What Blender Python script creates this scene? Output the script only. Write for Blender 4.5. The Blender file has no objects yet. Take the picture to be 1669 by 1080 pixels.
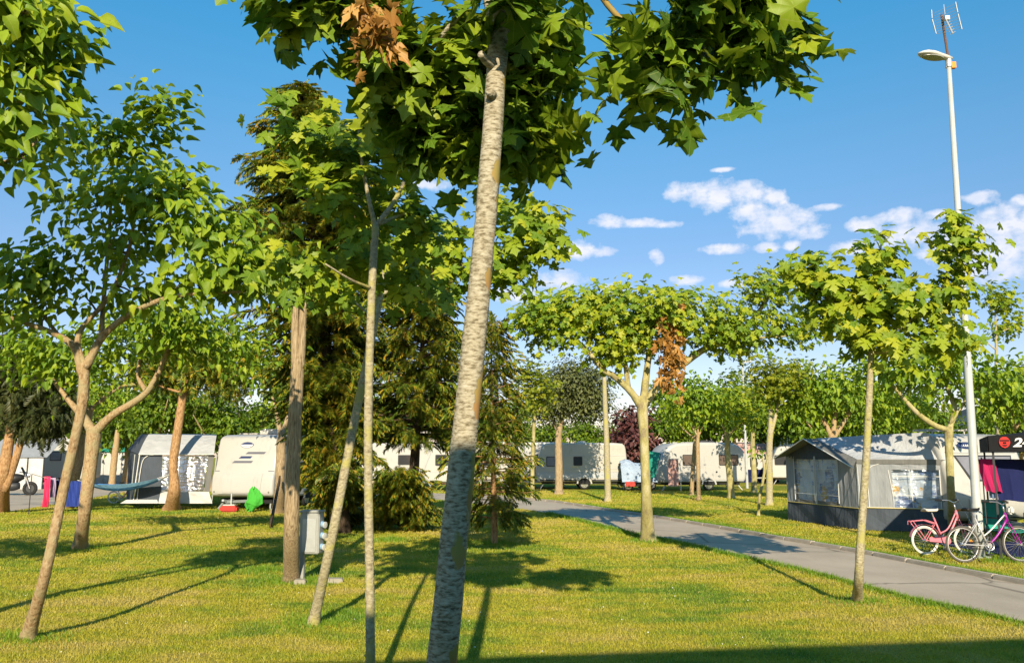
import bpy, bmesh, math, random
import numpy as np
from mathutils import Vector, Matrix, Euler

sc = bpy.context.scene
C = sc.collection
PI = math.pi

# ------------------------------------------------------------------ camera
FPX, IW, IH, CAMZ = 1400.0, 1669.0, 1080.0, 1.75
PITCH = math.atan(205 / FPX)
cam_data = bpy.data.cameras.new("camera")
cam_data.sensor_width = 36.0
cam_data.lens = 36.0 * FPX / IW
cam_data.clip_end = 20000
cam = bpy.data.objects.new("camera", cam_data)
C.objects.link(cam)
cam.location = (0, 0, CAMZ)
cam.rotation_euler = (PI / 2 + PITCH, 0, 0)
sc.camera = cam

# ------------------------------------------------------------------ light and exposure
SUN_EL = math.radians(25.0)
SUN_TRAVEL = Vector((-0.03, 1.0, 0)).normalized() * math.cos(SUN_EL) + Vector((0, 0, -math.sin(SUN_EL)))
sun_data = bpy.data.lights.new("sun", 'SUN')
sun_data.energy = 4.8
sun_data.angle = math.radians(0.53)
sun_data.color = (1.0, 0.86, 0.62)
sun = bpy.data.objects.new("sun", sun_data)
C.objects.link(sun)
sun.rotation_euler = SUN_TRAVEL.to_track_quat('-Z', 'Y').to_euler()
sun.location = (0, -20, 30)

sc.view_settings.view_transform = 'Standard'
sc.view_settings.look = 'None'
sc.view_settings.exposure = 0.62
sc.view_settings.gamma = 1.0
sc.render.engine = 'CYCLES'
sc.cycles.use_denoising = True
sc.cycles.max_bounces = 6
sc.cycles.diffuse_bounces = 3
sc.cycles.glossy_bounces = 2
sc.cycles.transmission_bounces = 4
sc.cycles.transparent_max_bounces = 8
sc.cycles.sample_clamp_indirect = 6.0


def ray(px, py):
    a, b = px - IW / 2, IH / 2 - py
    cp, sp = math.cos(PITCH), math.sin(PITCH)
    return Vector((a, FPX * cp - b * sp, FPX * sp + b * cp))


def P(px, py, d):
    """world point seen at photo pixel (px, py), d metres ahead of the camera"""
    v = ray(px, py)
    return Vector((0, 0, CAMZ)) + v * (d / v.y)


def G(px, py, z=0.0):
    """point of the ground seen at photo pixel (px, py)"""
    v = ray(px, py)
    return Vector((0, 0, CAMZ)) + v * ((z - CAMZ) / v.z)


# ------------------------------------------------------------------ sky
world = bpy.data.worlds.new("World")
sc.world = world
world.use_nodes = True
wt = world.node_tree
wt.nodes.clear()


def wn(kind, **kw):
    n = wt.nodes.new(kind)
    for k, v in kw.items():
        setattr(n, k, v)
    return n


def wm(op, a, b=None, c=None, clamp=False):
    n = wn('ShaderNodeMath', operation=op, use_clamp=clamp)
    for i, v in enumerate((a, b, c)):
        if v is None:
            continue
        if isinstance(v, (int, float)):
            n.inputs[i].default_value = v
        else:
            wt.links.new(v, n.inputs[i])
    return n.outputs[0]


sky = wn('ShaderNodeTexSky', sky_type='NISHITA')
sky.sun_disc = False
sky.sun_elevation = SUN_EL
sky.sun_rotation = PI - 0.03
sky.air_density = 1.0
sky.dust_density = 0.4
sky.ozone_density = 2.5
hsv = wn('ShaderNodeHueSaturation')
hsv.inputs['Saturation'].default_value = 1.15
wt.links.new(sky.outputs[0], hsv.inputs['Color'])
bg_sky = wn('ShaderNodeBackground')
bg_sky.inputs['Strength'].default_value = 0.102
tint = wn('ShaderNodeMix', data_type='RGBA', blend_type='MULTIPLY')
tint.inputs[0].default_value = 1.0
wt.links.new(hsv.outputs[0], tint.inputs[6])
wt.links.new(tint.outputs[2], bg_sky.inputs['Color'])
geo = wn('ShaderNodeTexCoord')
sep = wn('ShaderNodeSeparateXYZ')
wt.links.new(geo.outputs['Generated'], sep.inputs[0])
az = wm('ARCTAN2', sep.outputs[0], sep.outputs[1])
az = wm('PINGPONG', wm('ADD', az, 0.62 + 1.24 * 4), 1.24)        # the cloud field goes on all round the sky
el = wm('ARCSINE', sep.outputs[2])
comb = wn('ShaderNodeCombineXYZ')
wt.links.new(az, comb.inputs[0])
wt.links.new(el, comb.inputs[1])
CLOUDS = [(1115, 312, 36, 15), (1165, 318, 45, 24), (1215, 314, 42, 18), (1262, 324, 22, 14), (1232, 345, 42, 17),
          (1268, 362, 60, 26), (1322, 376, 28, 12), (993, 360, 34, 11), (1045, 362, 34, 8), (1090, 366, 24, 6),
          (1184, 406, 38, 9), (1120, 456, 26, 9), (942, 408, 36, 15), (984, 410, 24, 8), (912, 456, 44, 17),
          (835, 480, 60, 14), (1070, 418, 12, 16), (1345, 338, 26, 6), (1412, 366, 30, 12), (1462, 352, 34, 12),
          (1482, 382, 56, 20), (1560, 402, 54, 22), (1632, 376, 62, 36), (1618, 432, 64, 26), (1600, 322, 24, 10),
          (1662, 326, 14, 9), (1250, 404, 20, 9), (1390, 402, 34, 12), (1180, 276, 22, 4), (1190, 462, 30, 7),
          (1000, 470, 30, 8), (700, 300, 40, 10), (1290, 400, 14, 8), (1525, 350, 20, 8)]
hz = wn('ShaderNodeValToRGB')                                # paler air towards the horizon, the same all round
for pos_, col_ in ((0.0, (1.05, 0.80, 0.86, 1)), (0.476, (0.55, 1.22, 1.20, 1))):
    e_ = hz.color_ramp.elements[0 if pos_ == 0 else 1]
    e_.position, e_.color = pos_, col_
for pos_, col_ in ((0.227, (0.92, 0.86, 0.88, 1)), (0.35, (0.81, 1.05, 1.02, 1))):
    hz.color_ramp.elements.new(pos_).color = col_
wt.links.new(el, hz.inputs[0])
wt.links.new(hz.outputs[0], tint.inputs[7])
qmin = None
for cx, cy, hw, hh in CLOUDS:
    r = ray(cx, cy).normalized()
    a0, e0 = math.atan2(r.x, r.y) + 0.62, math.asin(r.z)
    sa, se = hw * 1.25 / FPX, hh * 1.25 / FPX
    n = wn('ShaderNodeVectorMath', operation='MULTIPLY_ADD')
    wt.links.new(comb.outputs[0], n.inputs[0])
    n.inputs[1].default_value = (1 / sa, 1 / se, 0)
    n.inputs[2].default_value = (-a0 / sa, -e0 / se, 0)
    q = wn('ShaderNodeVectorMath', operation='DOT_PRODUCT')
    wt.links.new(n.outputs[0], q.inputs[0])
    wt.links.new(n.outputs[0], q.inputs[1])
    qmin = q.outputs['Value'] if qmin is None else wm('SMOOTH_MIN', qmin, q.outputs['Value'], 0.5)
scl = wn('ShaderNodeVectorMath', operation='MULTIPLY')
wt.links.new(comb.outputs[0], scl.inputs[0])
scl.inputs[1].default_value = (1.0, 1.35, 1.0)
noi = wn('ShaderNodeTexNoise')
noi.inputs['Scale'].default_value = 55.0
noi.inputs['Detail'].default_value = 7.0
noi.inputs['Roughness'].default_value = 0.6
wt.links.new(scl.outputs[0], noi.inputs['Vector'])
cov = wm('SUBTRACT', 0.80, qmin)
cov = wm('MAXIMUM', cov, -1.5)
den = wm('ADD', cov, wm('MULTIPLY', wm('SUBTRACT', noi.outputs[0], 0.5), 2.3))
den = wm('MULTIPLY', den, 1.25, clamp=True)
den = wm('MULTIPLY', den, 0.92)
noi2 = wn('ShaderNodeTexNoise')
noi2.inputs['Scale'].default_value = 30.0
noi2.inputs['Detail'].default_value = 4.0
wt.links.new(scl.outputs[0], noi2.inputs['Vector'])
cr = wn('ShaderNodeValToRGB')
cr.color_ramp.elements[0].position = 0.35
cr.color_ramp.elements[0].color = (0.62, 0.68, 0.82, 1)
cr.color_ramp.elements[1].position = 0.62
cr.color_ramp.elements[1].color = (0.80, 0.80, 0.86, 1)
wt.links.new(noi2.outputs[0], cr.inputs[0])
bg_cloud = wn('ShaderNodeBackground')
bg_cloud.inputs['Strength'].default_value = 0.80
wt.links.new(cr.outputs[0], bg_cloud.inputs['Color'])
mixs = wn('ShaderNodeMixShader')
wt.links.new(den, mixs.inputs[0])
wt.links.new(bg_sky.outputs[0], mixs.inputs[1])
wt.links.new(bg_cloud.outputs[0], mixs.inputs[2])
outw = wn('ShaderNodeOutputWorld')
wt.links.new(mixs.outputs[0], outw.inputs['Surface'])


# ------------------------------------------------------------------ materials
class NT:
    def __init__(self, name):
        self.m = bpy.data.materials.new(name)
        self.m.use_nodes = True
        self.t = self.m.node_tree
        self.t.nodes.clear()
        self.out = self.t.nodes.new('ShaderNodeOutputMaterial')

    def n(self, kind, **kw):
        x = self.t.nodes.new(kind)
        for k, v in kw.items():
            setattr(x, k, v)
        return x

    def l(self, a, b):
        self.t.links.new(a, b)

    def put(self, sock, v):
        if isinstance(v, (int, float, tuple)):
            if isinstance(v, tuple) and len(v) == 3 and sock.type == 'RGBA':
                v = v + (1,)
            sock.default_value = v
        else:
            self.l(v, sock)

    def coord(self, kind='Object', scale=(1, 1, 1)):
        tc = self.n('ShaderNodeTexCoord') if kind != 'World' else self.n('ShaderNodeNewGeometry')
        o = tc.outputs['Position'] if kind == 'World' else tc.outputs[kind]
        mp = self.n('ShaderNodeMapping')
        mp.inputs['Scale'].default_value = scale
        self.l(o, mp.inputs['Vector'])
        return mp.outputs[0]

    def noise(self, vec, scale, detail=4, rough=0.55):
        x = self.n('ShaderNodeTexNoise')
        x.inputs['Scale'].default_value = scale
        x.inputs['Detail'].default_value = detail
        x.inputs['Roughness'].default_value = rough
        self.l(vec, x.inputs['Vector'])
        return x.outputs[0]

    def ramp(self, fac, stops, interp='LINEAR'):
        x = self.n('ShaderNodeValToRGB')
        cr = x.color_ramp
        cr.interpolation = interp
        while len(cr.elements) < len(stops):
            cr.elements.new(0.5)
        for e, (p, c) in zip(cr.elements, stops):
            e.position = p
            e.color = tuple(c) + (1,) if len(c) == 3 else c
        self.l(fac, x.inputs[0])
        return x.outputs[0]

    def mix(self, fac, a, b, mode='MIX'):
        x = self.n('ShaderNodeMix', data_type='RGBA', blend_type=mode)
        self.put(x.inputs[0], fac)
        self.put(x.inputs[6], a)
        self.put(x.inputs[7], b)
        return x.outputs[2]

    def math(self, op, a, b=0.0, clamp=False):
        x = self.n('ShaderNodeMath', operation=op, use_clamp=clamp)
        self.put(x.inputs[0], a)
        self.put(x.inputs[1], b)
        return x.outputs[0]

    def bump(self, h, strength, dist=0.02):
        x = self.n('ShaderNodeBump')
        x.inputs['Strength'].default_value = strength
        x.inputs['Distance'].default_value = dist
        self.l(h, x.inputs['Height'])
        return x.outputs[0]

    def bsdf(self, color, rough=0.6, normal=None, metal=0.0, spec=0.4, **kw):
        b = self.n('ShaderNodeBsdfPrincipled')
        self.put(b.inputs['Base Color'], color)
        self.put(b.inputs['Roughness'], rough)
        self.put(b.inputs['Metallic'], metal)
        self.put(b.inputs['Specular IOR Level'], spec)
        for k, v in kw.items():
            self.put(b.inputs[k], v)
        if normal is not None:
            self.l(normal, b.inputs['Normal'])
        return b.outputs[0]

    def done(self, shader):
        self.l(shader, self.out.inputs['Surface'])
        return self.m


def m_paint(name, col, rough=0.45, var=0.12, scale=6.0, spec=0.4, metal=0.0):
    t = NT(name)
    v = t.coord('Object')
    n = t.noise(v, scale, 5)
    n2 = t.noise(v, scale * 7, 3)
    c = t.ramp(t.math('ADD', t.math('MULTIPLY', n, 0.7), t.math('MULTIPLY', n2, 0.3)),
               [(0.3, tuple(x * (1 - var) for x in col)), (0.7, col)])
    return t.done(t.bsdf(c, rough, spec=spec, metal=metal))


def m_white(name, col=(0.44, 0.43, 0.41)):
    """weathered white coachwork: faint runs and grime with a shape of their own"""
    t = NT(name)
    v = t.coord('Object')
    streak = t.noise(t.coord('Object', (9, 9, 0.7)), 1.6, 5, 0.6)
    blot = t.noise(v, 1.3, 4)
    f = t.math('MULTIPLY', streak, blot)
    c = t.ramp(f, [(0.1, col), (0.27, col), (0.42, tuple(x * 0.86 for x in col))])
    h = t.noise(v, 0.9, 2)
    return t.done(t.bsdf(c, 0.33, t.bump(h, 0.15, 0.05), spec=0.45))


def m_fabric(name, col, var=0.18, rough=0.85, translucent=0.0, wrinkle=0.5):
    t = NT(name)
    v = t.coord('Object')
    n = t.noise(v, 2.5, 5)
    c = t.ramp(n, [(0.3, tuple(x * (1 - var) for x in col)), (0.7, col)])
    fold = t.noise(t.coord('Object', (3, 3, 0.6)), 2.2, 3)
    nm = t.bump(fold, wrinkle, 0.08)
    s = t.bsdf(c, rough, nm, spec=0.2)
    if translucent:
        tr = t.n('ShaderNodeBsdfTranslucent')
        t.l(c, tr.inputs['Color'])
        mx = t.n('ShaderNodeMixShader')
        mx.inputs[0].default_value = translucent
        t.l(s, mx.inputs[1])
        t.l(tr.outputs[0], mx.inputs[2])
        s = mx.outputs[0]
    return t.done(s)


def m_leaf(name, stops, patch=None, translucent=0.38, rough=0.5, nscale=0.9, veins=None):
    t = NT(name)
    g = t.n('ShaderNodeNewGeometry')
    oi = t.n('ShaderNodeObjectInfo')
    r = t.math('FRACT', t.math('ADD', g.outputs['Random Per Island'], t.math('MULTIPLY', oi.outputs['Random'], 7.31)))
    pos = t.coord('World')
    clump = t.noise(pos, nscale, 3)
    f = t.math('ADD', t.math('MULTIPLY', r, 0.55), t.math('MULTIPLY', clump, 0.45), clamp=True)
    c = t.ramp(f, stops)
    fine = t.noise(pos, 28.0, 3)
    c = t.mix(t.math('MULTIPLY', t.math('SUBTRACT', fine, 0.42), 1.2, clamp=True), c, t.mix(0.5, c, (0.20, 0.20, 0.02)))
    if veins:
        at = t.n('ShaderNodeAttribute', attribute_name='blade')
        xy = t.n('ShaderNodeSeparateXYZ')
        t.l(at.outputs['Vector'], xy.inputs[0])
        ang = t.math('ARCTAN2', xy.outputs[0], t.math('ADD', xy.outputs[1], 0.02))
        if veins == 'palm':
            k = t.math('ABSOLUTE', t.math('SUBTRACT', t.math('FRACT', t.math('ADD', t.math('MULTIPLY', ang, 1.45), 0.5)), 0.5))
            rad = t.math('SQRT', t.math('ADD', t.math('MULTIPLY', xy.outputs[0], xy.outputs[0]), t.math('MULTIPLY', xy.outputs[1], xy.outputs[1])))
            line = t.math('LESS_THAN', t.math('MULTIPLY', k, rad), 0.012)
        else:
            ax = t.math('ABSOLUTE', xy.outputs[0])
            mid = t.math('LESS_THAN', ax, 0.014)
            ribs = t.math('LESS_THAN', t.math('FRACT', t.math('MULTIPLY', t.math('SUBTRACT', xy.outputs[1], t.math('MULTIPLY', ax, 0.8)), 6.0)), 0.10)
            line = t.math('MAXIMUM', mid, t.math('MULTIPLY', ribs, 0.5))
        c = t.mix(t.math('MULTIPLY', line, 0.45), c, (0.42, 0.46, 0.12))
        spot = t.noise(pos, 55.0, 2)
        c = t.mix(t.ramp(spot, [(0.70, (0, 0, 0)), (0.76, (0.8, 0.8, 0.8))]), c, (0.22, 0.12, 0.03))
    s = t.bsdf(c, rough, spec=0.35)
    tr = t.n('ShaderNodeBsdfTranslucent')
    t.l(t.mix(0.35, c, (0.42, 0.48, 0.03)), tr.inputs['Color'])
    mx = t.n('ShaderNodeMixShader')
    mx.inputs[0].default_value = translucent
    t.l(s, mx.inputs[1])
    t.l(tr.outputs[0], mx.inputs[2])
    return t.done(mx.outputs[0])


def m_bark(name, cols, scale=(14, 14, 2.2), bump=0.8, nscale=1.0, lichen=None):
    t = NT(name)
    v = t.coord('Object', scale)
    n = t.noise(v, nscale * 2.2, 6, 0.65)
    c = t.ramp(n, [(0.32, cols[0]), (0.5, cols[1]), (0.68, cols[2])])
    if lichen:
        b = t.noise(t.coord('Object'), 5.0, 4)
        c = t.mix(t.ramp(b, [(0.5, (0, 0, 0)), (0.62, (1, 1, 1))]), c, lichen)
    return t.done(t.bsdf(c, 0.85, t.bump(n, bump, 0.03), spec=0.2))


def m_plane_bark():
    """pale flaking bark: short level flecks, with bare orange-brown and olive patches"""
    t = NT("plane_bark_flecked")
    fleck = t.noise(t.coord('Object', (27, 27, 78)), 1.0, 5, 0.62)
    big = t.noise(t.coord('Object', (5, 5, 3.2)), 1.0, 4, 0.55)
    c = t.ramp(fleck, [(0.34, (0.13, 0.10, 0.06)), (0.43, (0.25, 0.21, 0.135)), (0.53, (0.40, 0.35, 0.25)), (0.7, (0.50, 0.455, 0.35))])
    x = t.n('ShaderNodeSeparateXYZ')
    t.l(t.coord('Object'), x.inputs[0])
    bare = t.math('ADD', big, t.math('MULTIPLY', t.math('SUBTRACT', x.outputs[0], t.math('MULTIPLY', x.outputs[2], 0.105)), 1.6))
    edge = t.ramp(bare, [(0.60, (0, 0, 0)), (0.625, (1, 1, 1))])
    tone = t.ramp(t.noise(t.coord('Object'), 3.2, 3), [(0.4, (0.36, 0.19, 0.07)), (0.6, (0.30, 0.25, 0.07))])
    c = t.mix(edge, c, tone)
    h = t.mix(edge, fleck, (0.35, 0.35, 0.35))
    return t.done(t.bsdf(c, 0.8, t.bump(h, 0.7, 0.012), spec=0.2))


def m_mottled_bark():
    t = NT("plane_bark_mottled")
    big = t.noise(t.coord('Object', (1, 1, 0.55)), 6.0, 3)
    c = t.ramp(big, [(0.36, (0.22, 0.17, 0.09)), (0.45, (0.33, 0.29, 0.09)), (0.55, (0.42, 0.37, 0.14)), (0.64, (0.50, 0.44, 0.26))])
    f = t.noise(t.coord('Object', (1, 1, 0.6)), 45.0, 4)
    c = t.mix(0.35, c, t.ramp(f, [(0.3, (0.15, 0.12, 0.06)), (0.7, (0.5, 0.45, 0.28))]))
    return t.done(t.bsdf(c, 0.8, t.bump(t.math('ADD', big, t.math('MULTIPLY', f, 0.4)), 0.6, 0.02), spec=0.2))


def m_lawn(name, blades=False):
    t = NT(name)
    pos = t.coord('World')
    big = t.noise(pos, 0.33, 5, 0.6)
    mid = t.noise(t.coord('World', (0.8, 1.6, 1)), 1.3, 4)
    fine = t.noise(pos, 30.0, 3)
    f = t.math('ADD', t.math('MULTIPLY', big, 0.62), t.math('MULTIPLY', mid, 0.38))
    c = t.ramp(f, [(0.41, (0.10, 0.22, 0.014)), (0.465, (0.24, 0.30, 0.018)), (0.52, (0.38, 0.355, 0.026)),
                   (0.60, (0.48, 0.385, 0.095))])
    if blades:
        g = t.n('ShaderNodeNewGeometry')
        r = g.outputs['Random Per Island']
        c = t.mix(t.math('MULTIPLY', r, 0.40), c, (0.44, 0.40, 0.06))
        c = t.mix(t.math('MULTIPLY', t.math('SUBTRACT', r, 0.86, clamp=True), 5.0, clamp=True), c, (0.52, 0.43, 0.18))
        s = t.bsdf(c, 0.6, spec=0.25)
        tr = t.n('ShaderNodeBsdfTranslucent')
        t.l(c, tr.inputs['Color'])
        mx = t.n('ShaderNodeMixShader')
        mx.inputs[0].default_value = 0.25
        t.l(s, mx.inputs[1])
        t.l(tr.outputs[0], mx.inputs[2])
        return t.done(mx.outputs[0])
    c = t.mix(t.ramp(fine, [(0.35, (0, 0, 0)), (0.7, (0.6, 0.6, 0.6))]), c, (0.16, 0.12, 0.05))
    return t.done(t.bsdf(c, 0.95, t.bump(fine, 0.9, 0.04), spec=0.1))


def m_asphalt():
    t = NT("asphalt")
    pos = t.coord('World')
    a = t.noise(pos, 0.5, 5)
    b = t.noise(pos, 60.0, 3)
    st = t.noise(t.coord('World', (1, 0.35, 1)), 1.7, 5, 0.65)
    a = t.math('ADD', t.math('MULTIPLY', a, 0.6), t.math('MULTIPLY', st, 0.4))
    c = t.ramp(t.math('ADD', t.math('MULTIPLY', a, 0.7), t.math('MULTIPLY', b, 0.3)),
               [(0.36, (0.36, 0.30, 0.235)), (0.55, (0.48, 0.405, 0.32)), (0.75, (0.56, 0.48, 0.385))])
    vo = t.n('ShaderNodeTexVoronoi', feature='DISTANCE_TO_EDGE')
    vo.inputs['Scale'].default_value = 0.33
    t.l(t.mix(0.12, pos, t.n('ShaderNodeTexNoise').outputs['Color']), vo.inputs['Vector'])
    crack = t.ramp(vo.outputs['Distance'], [(0.0, (0.75, 0.75, 0.75)), (0.012, (0, 0, 0))])
    c = t.mix(crack, c, (0.12, 0.10, 0.08))
    return t.done(t.bsdf(c, 0.85, t.bump(b, 0.25, 0.006), spec=0.1))


def m_curtain(name):
    """printed curtain cloth behind a clear pane: blue, white and orange squares on pleats"""
    t = NT(name)
    v = t.coord('Object', (3.2, 3.2, 2.6))
    vo = t.n('ShaderNodeTexVoronoi', feature='F1', distance='CHEBYCHEV')
    vo.inputs['Scale'].default_value = 1.5
    t.l(v, vo.inputs['Vector'])
    x = t.n('ShaderNodeSeparateColor')
    t.l(vo.outputs['Color'], x.inputs[0])
    c = t.ramp(x.outputs[0], [(0.0, (0.66, 0.66, 0.66)), (0.30, (0.16, 0.20, 0.34)), (0.48, (0.78, 0.76, 0.72)),
                              (0.72, (0.72, 0.38, 0.06)), (0.82, (0.36, 0.40, 0.52)), (0.93, (0.8, 0.78, 0.72))], 'CONSTANT')
    n = t.noise(t.coord('Object', (6, 6, 18)), 1.0, 3)
    c = t.mix(t.ramp(n, [(0.5, (0, 0, 0)), (0.62, (0.6, 0.6, 0.6))]), c, (0.72, 0.72, 0.72))
    return t.done(t.bsdf(c, 0.75))


def m_vinyl(name, tint=(0.9, 0.93, 0.97), alpha=0.55):
    """clear creased window foil: see-through with a strong sheen"""
    t = NT(name)
    v = t.coord('Object', (2, 2, 5))
    n = t.noise(v, 2.5, 4)
    nm = t.bump(n, 0.9, 0.05)
    g = t.n('ShaderNodeBsdfGlossy')
    g.inputs['Roughness'].default_value = 0.12
    g.inputs['Color'].default_value = tint + (1,)
    t.l(nm, g.inputs['Normal'])
    tr = t.n('ShaderNodeBsdfTransparent')
    tr.inputs['Color'].default_value = tint + (1,)
    mx = t.n('ShaderNodeMixShader')
    t.put(mx.inputs[0], t.math('ADD', t.math('MULTIPLY', n, 0.34), 0.32 - alpha * 0.70))
    t.l(tr.outputs[0], mx.inputs[1])
    t.l(g.outputs[0], mx.inputs[2])
    return t.done(mx.outputs[0])


M = {}
M['lawn'] = m_lawn("lawn_soil")
M['blade'] = m_lawn("grass_blades", True)
M['asphalt'] = m_asphalt()
M['kerb'] = m_paint("kerb_concrete", (0.50, 0.44, 0.36), 0.9, 0.35, 5.0, 0.2)
M['concrete'] = m_paint("concrete", (0.38, 0.35, 0.29), 0.9, 0.3, 8.0, 0.2)
M['plane_leaf'] = m_leaf("plane_leaf", [(0.12, (0.07, 0.16, 0.012)), (0.36, (0.17, 0.29, 0.014)), (0.60, (0.34, 0.42, 0.018)),
                                       (0.88, (0.52, 0.50, 0.026)), (0.97, (0.45, 0.28, 0.03))], veins='palm')
M['plane_leaf_deep'] = m_leaf("plane_leaf_deep", [(0.12, (0.05, 0.125, 0.012)), (0.42, (0.11, 0.22, 0.013)), (0.68, (0.27, 0.37, 0.016)),
                                                 (0.92, (0.36, 0.38, 0.02)), (0.98, (0.34, 0.20, 0.03))], translucent=0.34, veins='palm')
M['mulberry_leaf'] = m_leaf("mulberry_leaf", [(0.12, (0.06, 0.15, 0.014)), (0.40, (0.16, 0.29, 0.016)), (0.68, (0.30, 0.41, 0.018)),
                                             (0.97, (0.46, 0.48, 0.02))], veins='rib')
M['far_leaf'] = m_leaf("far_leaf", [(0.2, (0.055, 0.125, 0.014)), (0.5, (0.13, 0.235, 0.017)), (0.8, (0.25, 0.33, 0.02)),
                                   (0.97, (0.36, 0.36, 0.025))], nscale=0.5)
M['olive_leaf'] = m_leaf("olive_leaf", [(0.2, (0.06, 0.075, 0.028)), (0.5, (0.10, 0.12, 0.04)), (0.9, (0.17, 0.18, 0.06))], translucent=0.1)
M['yellow_leaf'] = m_leaf("yellow_leaf", [(0.2, (0.12, 0.20, 0.014)), (0.55, (0.26, 0.30, 0.016)), (0.9, (0.38, 0.35, 0.02))])
M['purple_leaf'] = m_leaf("purple_leaf", [(0.2, (0.05, 0.012, 0.02)), (0.6, (0.10, 0.025, 0.035)), (0.95, (0.2, 0.07, 0.05))], translucent=0.1)
M['dark_spray'] = m_leaf("dark_conifer", [(0.2, (0.016, 0.026, 0.008)), (0.6, (0.04, 0.055, 0.014)), (0.95, (0.12, 0.10, 0.03))], translucent=0.08)
M['gold_spray'] = m_leaf("golden_conifer", [(0.30, (0.035, 0.075, 0.010)), (0.50, (0.10, 0.17, 0.014)), (0.62, (0.25, 0.27, 0.020)),
                                           (0.74, (0.38, 0.26, 0.022)), (0.87, (0.38, 0.16, 0.018))], translucent=0.15, nscale=1.1)
M['tuft'] = m_leaf("tuft_grass", [(0.2, (0.09, 0.20, 0.014)), (0.6, (0.17, 0.31, 0.018)), (0.95, (0.32, 0.38, 0.03))], translucent=0.25)
M['dead_leaf'] = m_leaf("dead_leaf", [(0.2, (0.19, 0.08, 0.02)), (0.55, (0.43, 0.20, 0.045)), (0.95, (0.58, 0.36, 0.12))], translucent=0.2)
M['bark_flecked'] = m_plane_bark()
M['bark_mottled'] = m_mottled_bark()
M['bark_sapling'] = m_bark("bark_sapling", [(0.20, 0.16, 0.10), (0.38, 0.33, 0.21), (0.50, 0.45, 0.31)], (10, 10, 16), 0.6, 1.2, (0.40, 0.36, 0.12))
M['bark_mulberry'] = m_bark("bark_mulberry", [(0.20, 0.12, 0.06), (0.38, 0.26, 0.14), (0.46, 0.36, 0.22)], (14, 14, 9), 0.8, 1.0, (0.36, 0.29, 0.16))
M['bark_grey'] = m_bark("bark_furrowed", [(0.15, 0.10, 0.055), (0.38, 0.28, 0.165), (0.54, 0.43, 0.28)], (26, 26, 2.2), 1.0)
M['bark_pine'] = m_bark("bark_pine", [(0.16, 0.08, 0.04), (0.38, 0.22, 0.10), (0.50, 0.33, 0.18)], (12, 12, 4), 0.9)
M['bark_dark'] = m_bark("bark_dark", [(0.03, 0.02, 0.015), (0.08, 0.055, 0.035), (0.14, 0.10, 0.07)], (12, 12, 3), 0.8)
M['bark_twig'] = m_bark("bark_twig", [(0.05, 0.035, 0.02), (0.10, 0.075, 0.04), (0.16, 0.12, 0.06)], (20, 20, 6), 0.3)
M['cut_wood'] = m_paint("cut_wood", (0.50, 0.36, 0.20), 0.8, 0.3, 12)
M['white'] = m_white("caravan_white")
M['cream'] = m_white("caravan_cream", (0.44, 0.42, 0.37))
M['grey_band'] = m_paint("grey_band", (0.42, 0.44, 0.46), 0.4)
M['dark_trim'] = m_paint("dark_trim", (0.035, 0.037, 0.042), 0.5)
M['navy'] = m_paint("navy_print", (0.025, 0.04, 0.12), 0.4)
M['grey_print'] = m_paint("grey_print", (0.13, 0.13, 0.16), 0.4)
M['under'] = m_paint("chassis_black", (0.012, 0.012, 0.013), 0.8)
M['steel'] = m_paint("galvanised_steel", (0.50, 0.52, 0.52), 0.45, 0.2, 8, 0.5, 0.35)
M['lamp_grey'] = m_paint("lamp_post_paint", (0.47, 0.49, 0.48), 0.45, 0.16, 3)
M['chrome'] = m_paint("bright_metal", (0.65, 0.65, 0.66), 0.25, 0.1, 10, 0.5, 0.8)
M['tyre'] = m_paint("tyre_rubber", (0.02, 0.02, 0.02), 0.85)
M['tyre_grey'] = m_paint("dusty_tyre", (0.10, 0.09, 0.075), 0.85)
M['tyre_white'] = m_paint("cream_tyre", (0.70, 0.66, 0.58), 0.8)
M['glass_dark'] = m_paint("tinted_window", (0.045, 0.045, 0.05), 0.08, 0.2, 2, 0.6)
M['glass_brown'] = m_paint("tinted_acrylic", (0.12, 0.09, 0.08), 0.1, 0.25, 3, 0.6)
M['glass_grey'] = m_paint("hazy_acrylic", (0.24, 0.24, 0.28), 0.16, 0.3, 2.5, 0.6)
M['awning_grey'] = m_fabric("awning_grey", (0.30, 0.315, 0.34))
M['awning_light'] = m_fabric("awning_light_grey", (0.47, 0.485, 0.51))
M['awning_slate'] = m_fabric("awning_slate", (0.075, 0.09, 0.115))
M['awning_dark'] = m_fabric("awning_dark_grey", (0.17, 0.17, 0.165))
M['awning_white'] = m_fabric("awning_white", (0.55, 0.54, 0.54))
M['piping'] = m_paint("white_piping", (0.72, 0.71, 0.68), 0.6)
M['yellow_piping'] = m_paint("yellow_piping", (0.62, 0.50, 0.16), 0.6)
M['curtain'] = m_curtain("printed_curtain")
M['vinyl'] = m_vinyl("clear_vinyl")
M['vinyl_white'] = m_vinyl("creased_vinyl", (0.95, 0.95, 0.98), 0.0)
M['teal'] = m_fabric("teal_canvas", (0.03, 0.30, 0.24))
M['green_cloth'] = m_fabric("green_cover", (0.07, 0.42, 0.05), wrinkle=1.0)
M['red'] = m_paint("red_plastic", (0.5, 0.04, 0.03), 0.4)
M['pink'] = m_fabric("pink_towel", (0.62, 0.38, 0.34))
M['hotpink'] = m_fabric("hot_pink_towel", (0.75, 0.05, 0.16))
M['lilac'] = m_fabric("lilac_cloth", (0.45, 0.36, 0.55))
M['magenta'] = m_fabric("magenta_cloth", (0.42, 0.02, 0.11))
M['navy_cloth'] = m_fabric("navy_cloth", (0.012, 0.018, 0.09))
M['blue_cloth'] = m_fabric("blue_cloth", (0.03, 0.06, 0.30))
M['hammock_blue'] = m_fabric("hammock_blue", (0.05, 0.17, 0.42))
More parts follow.
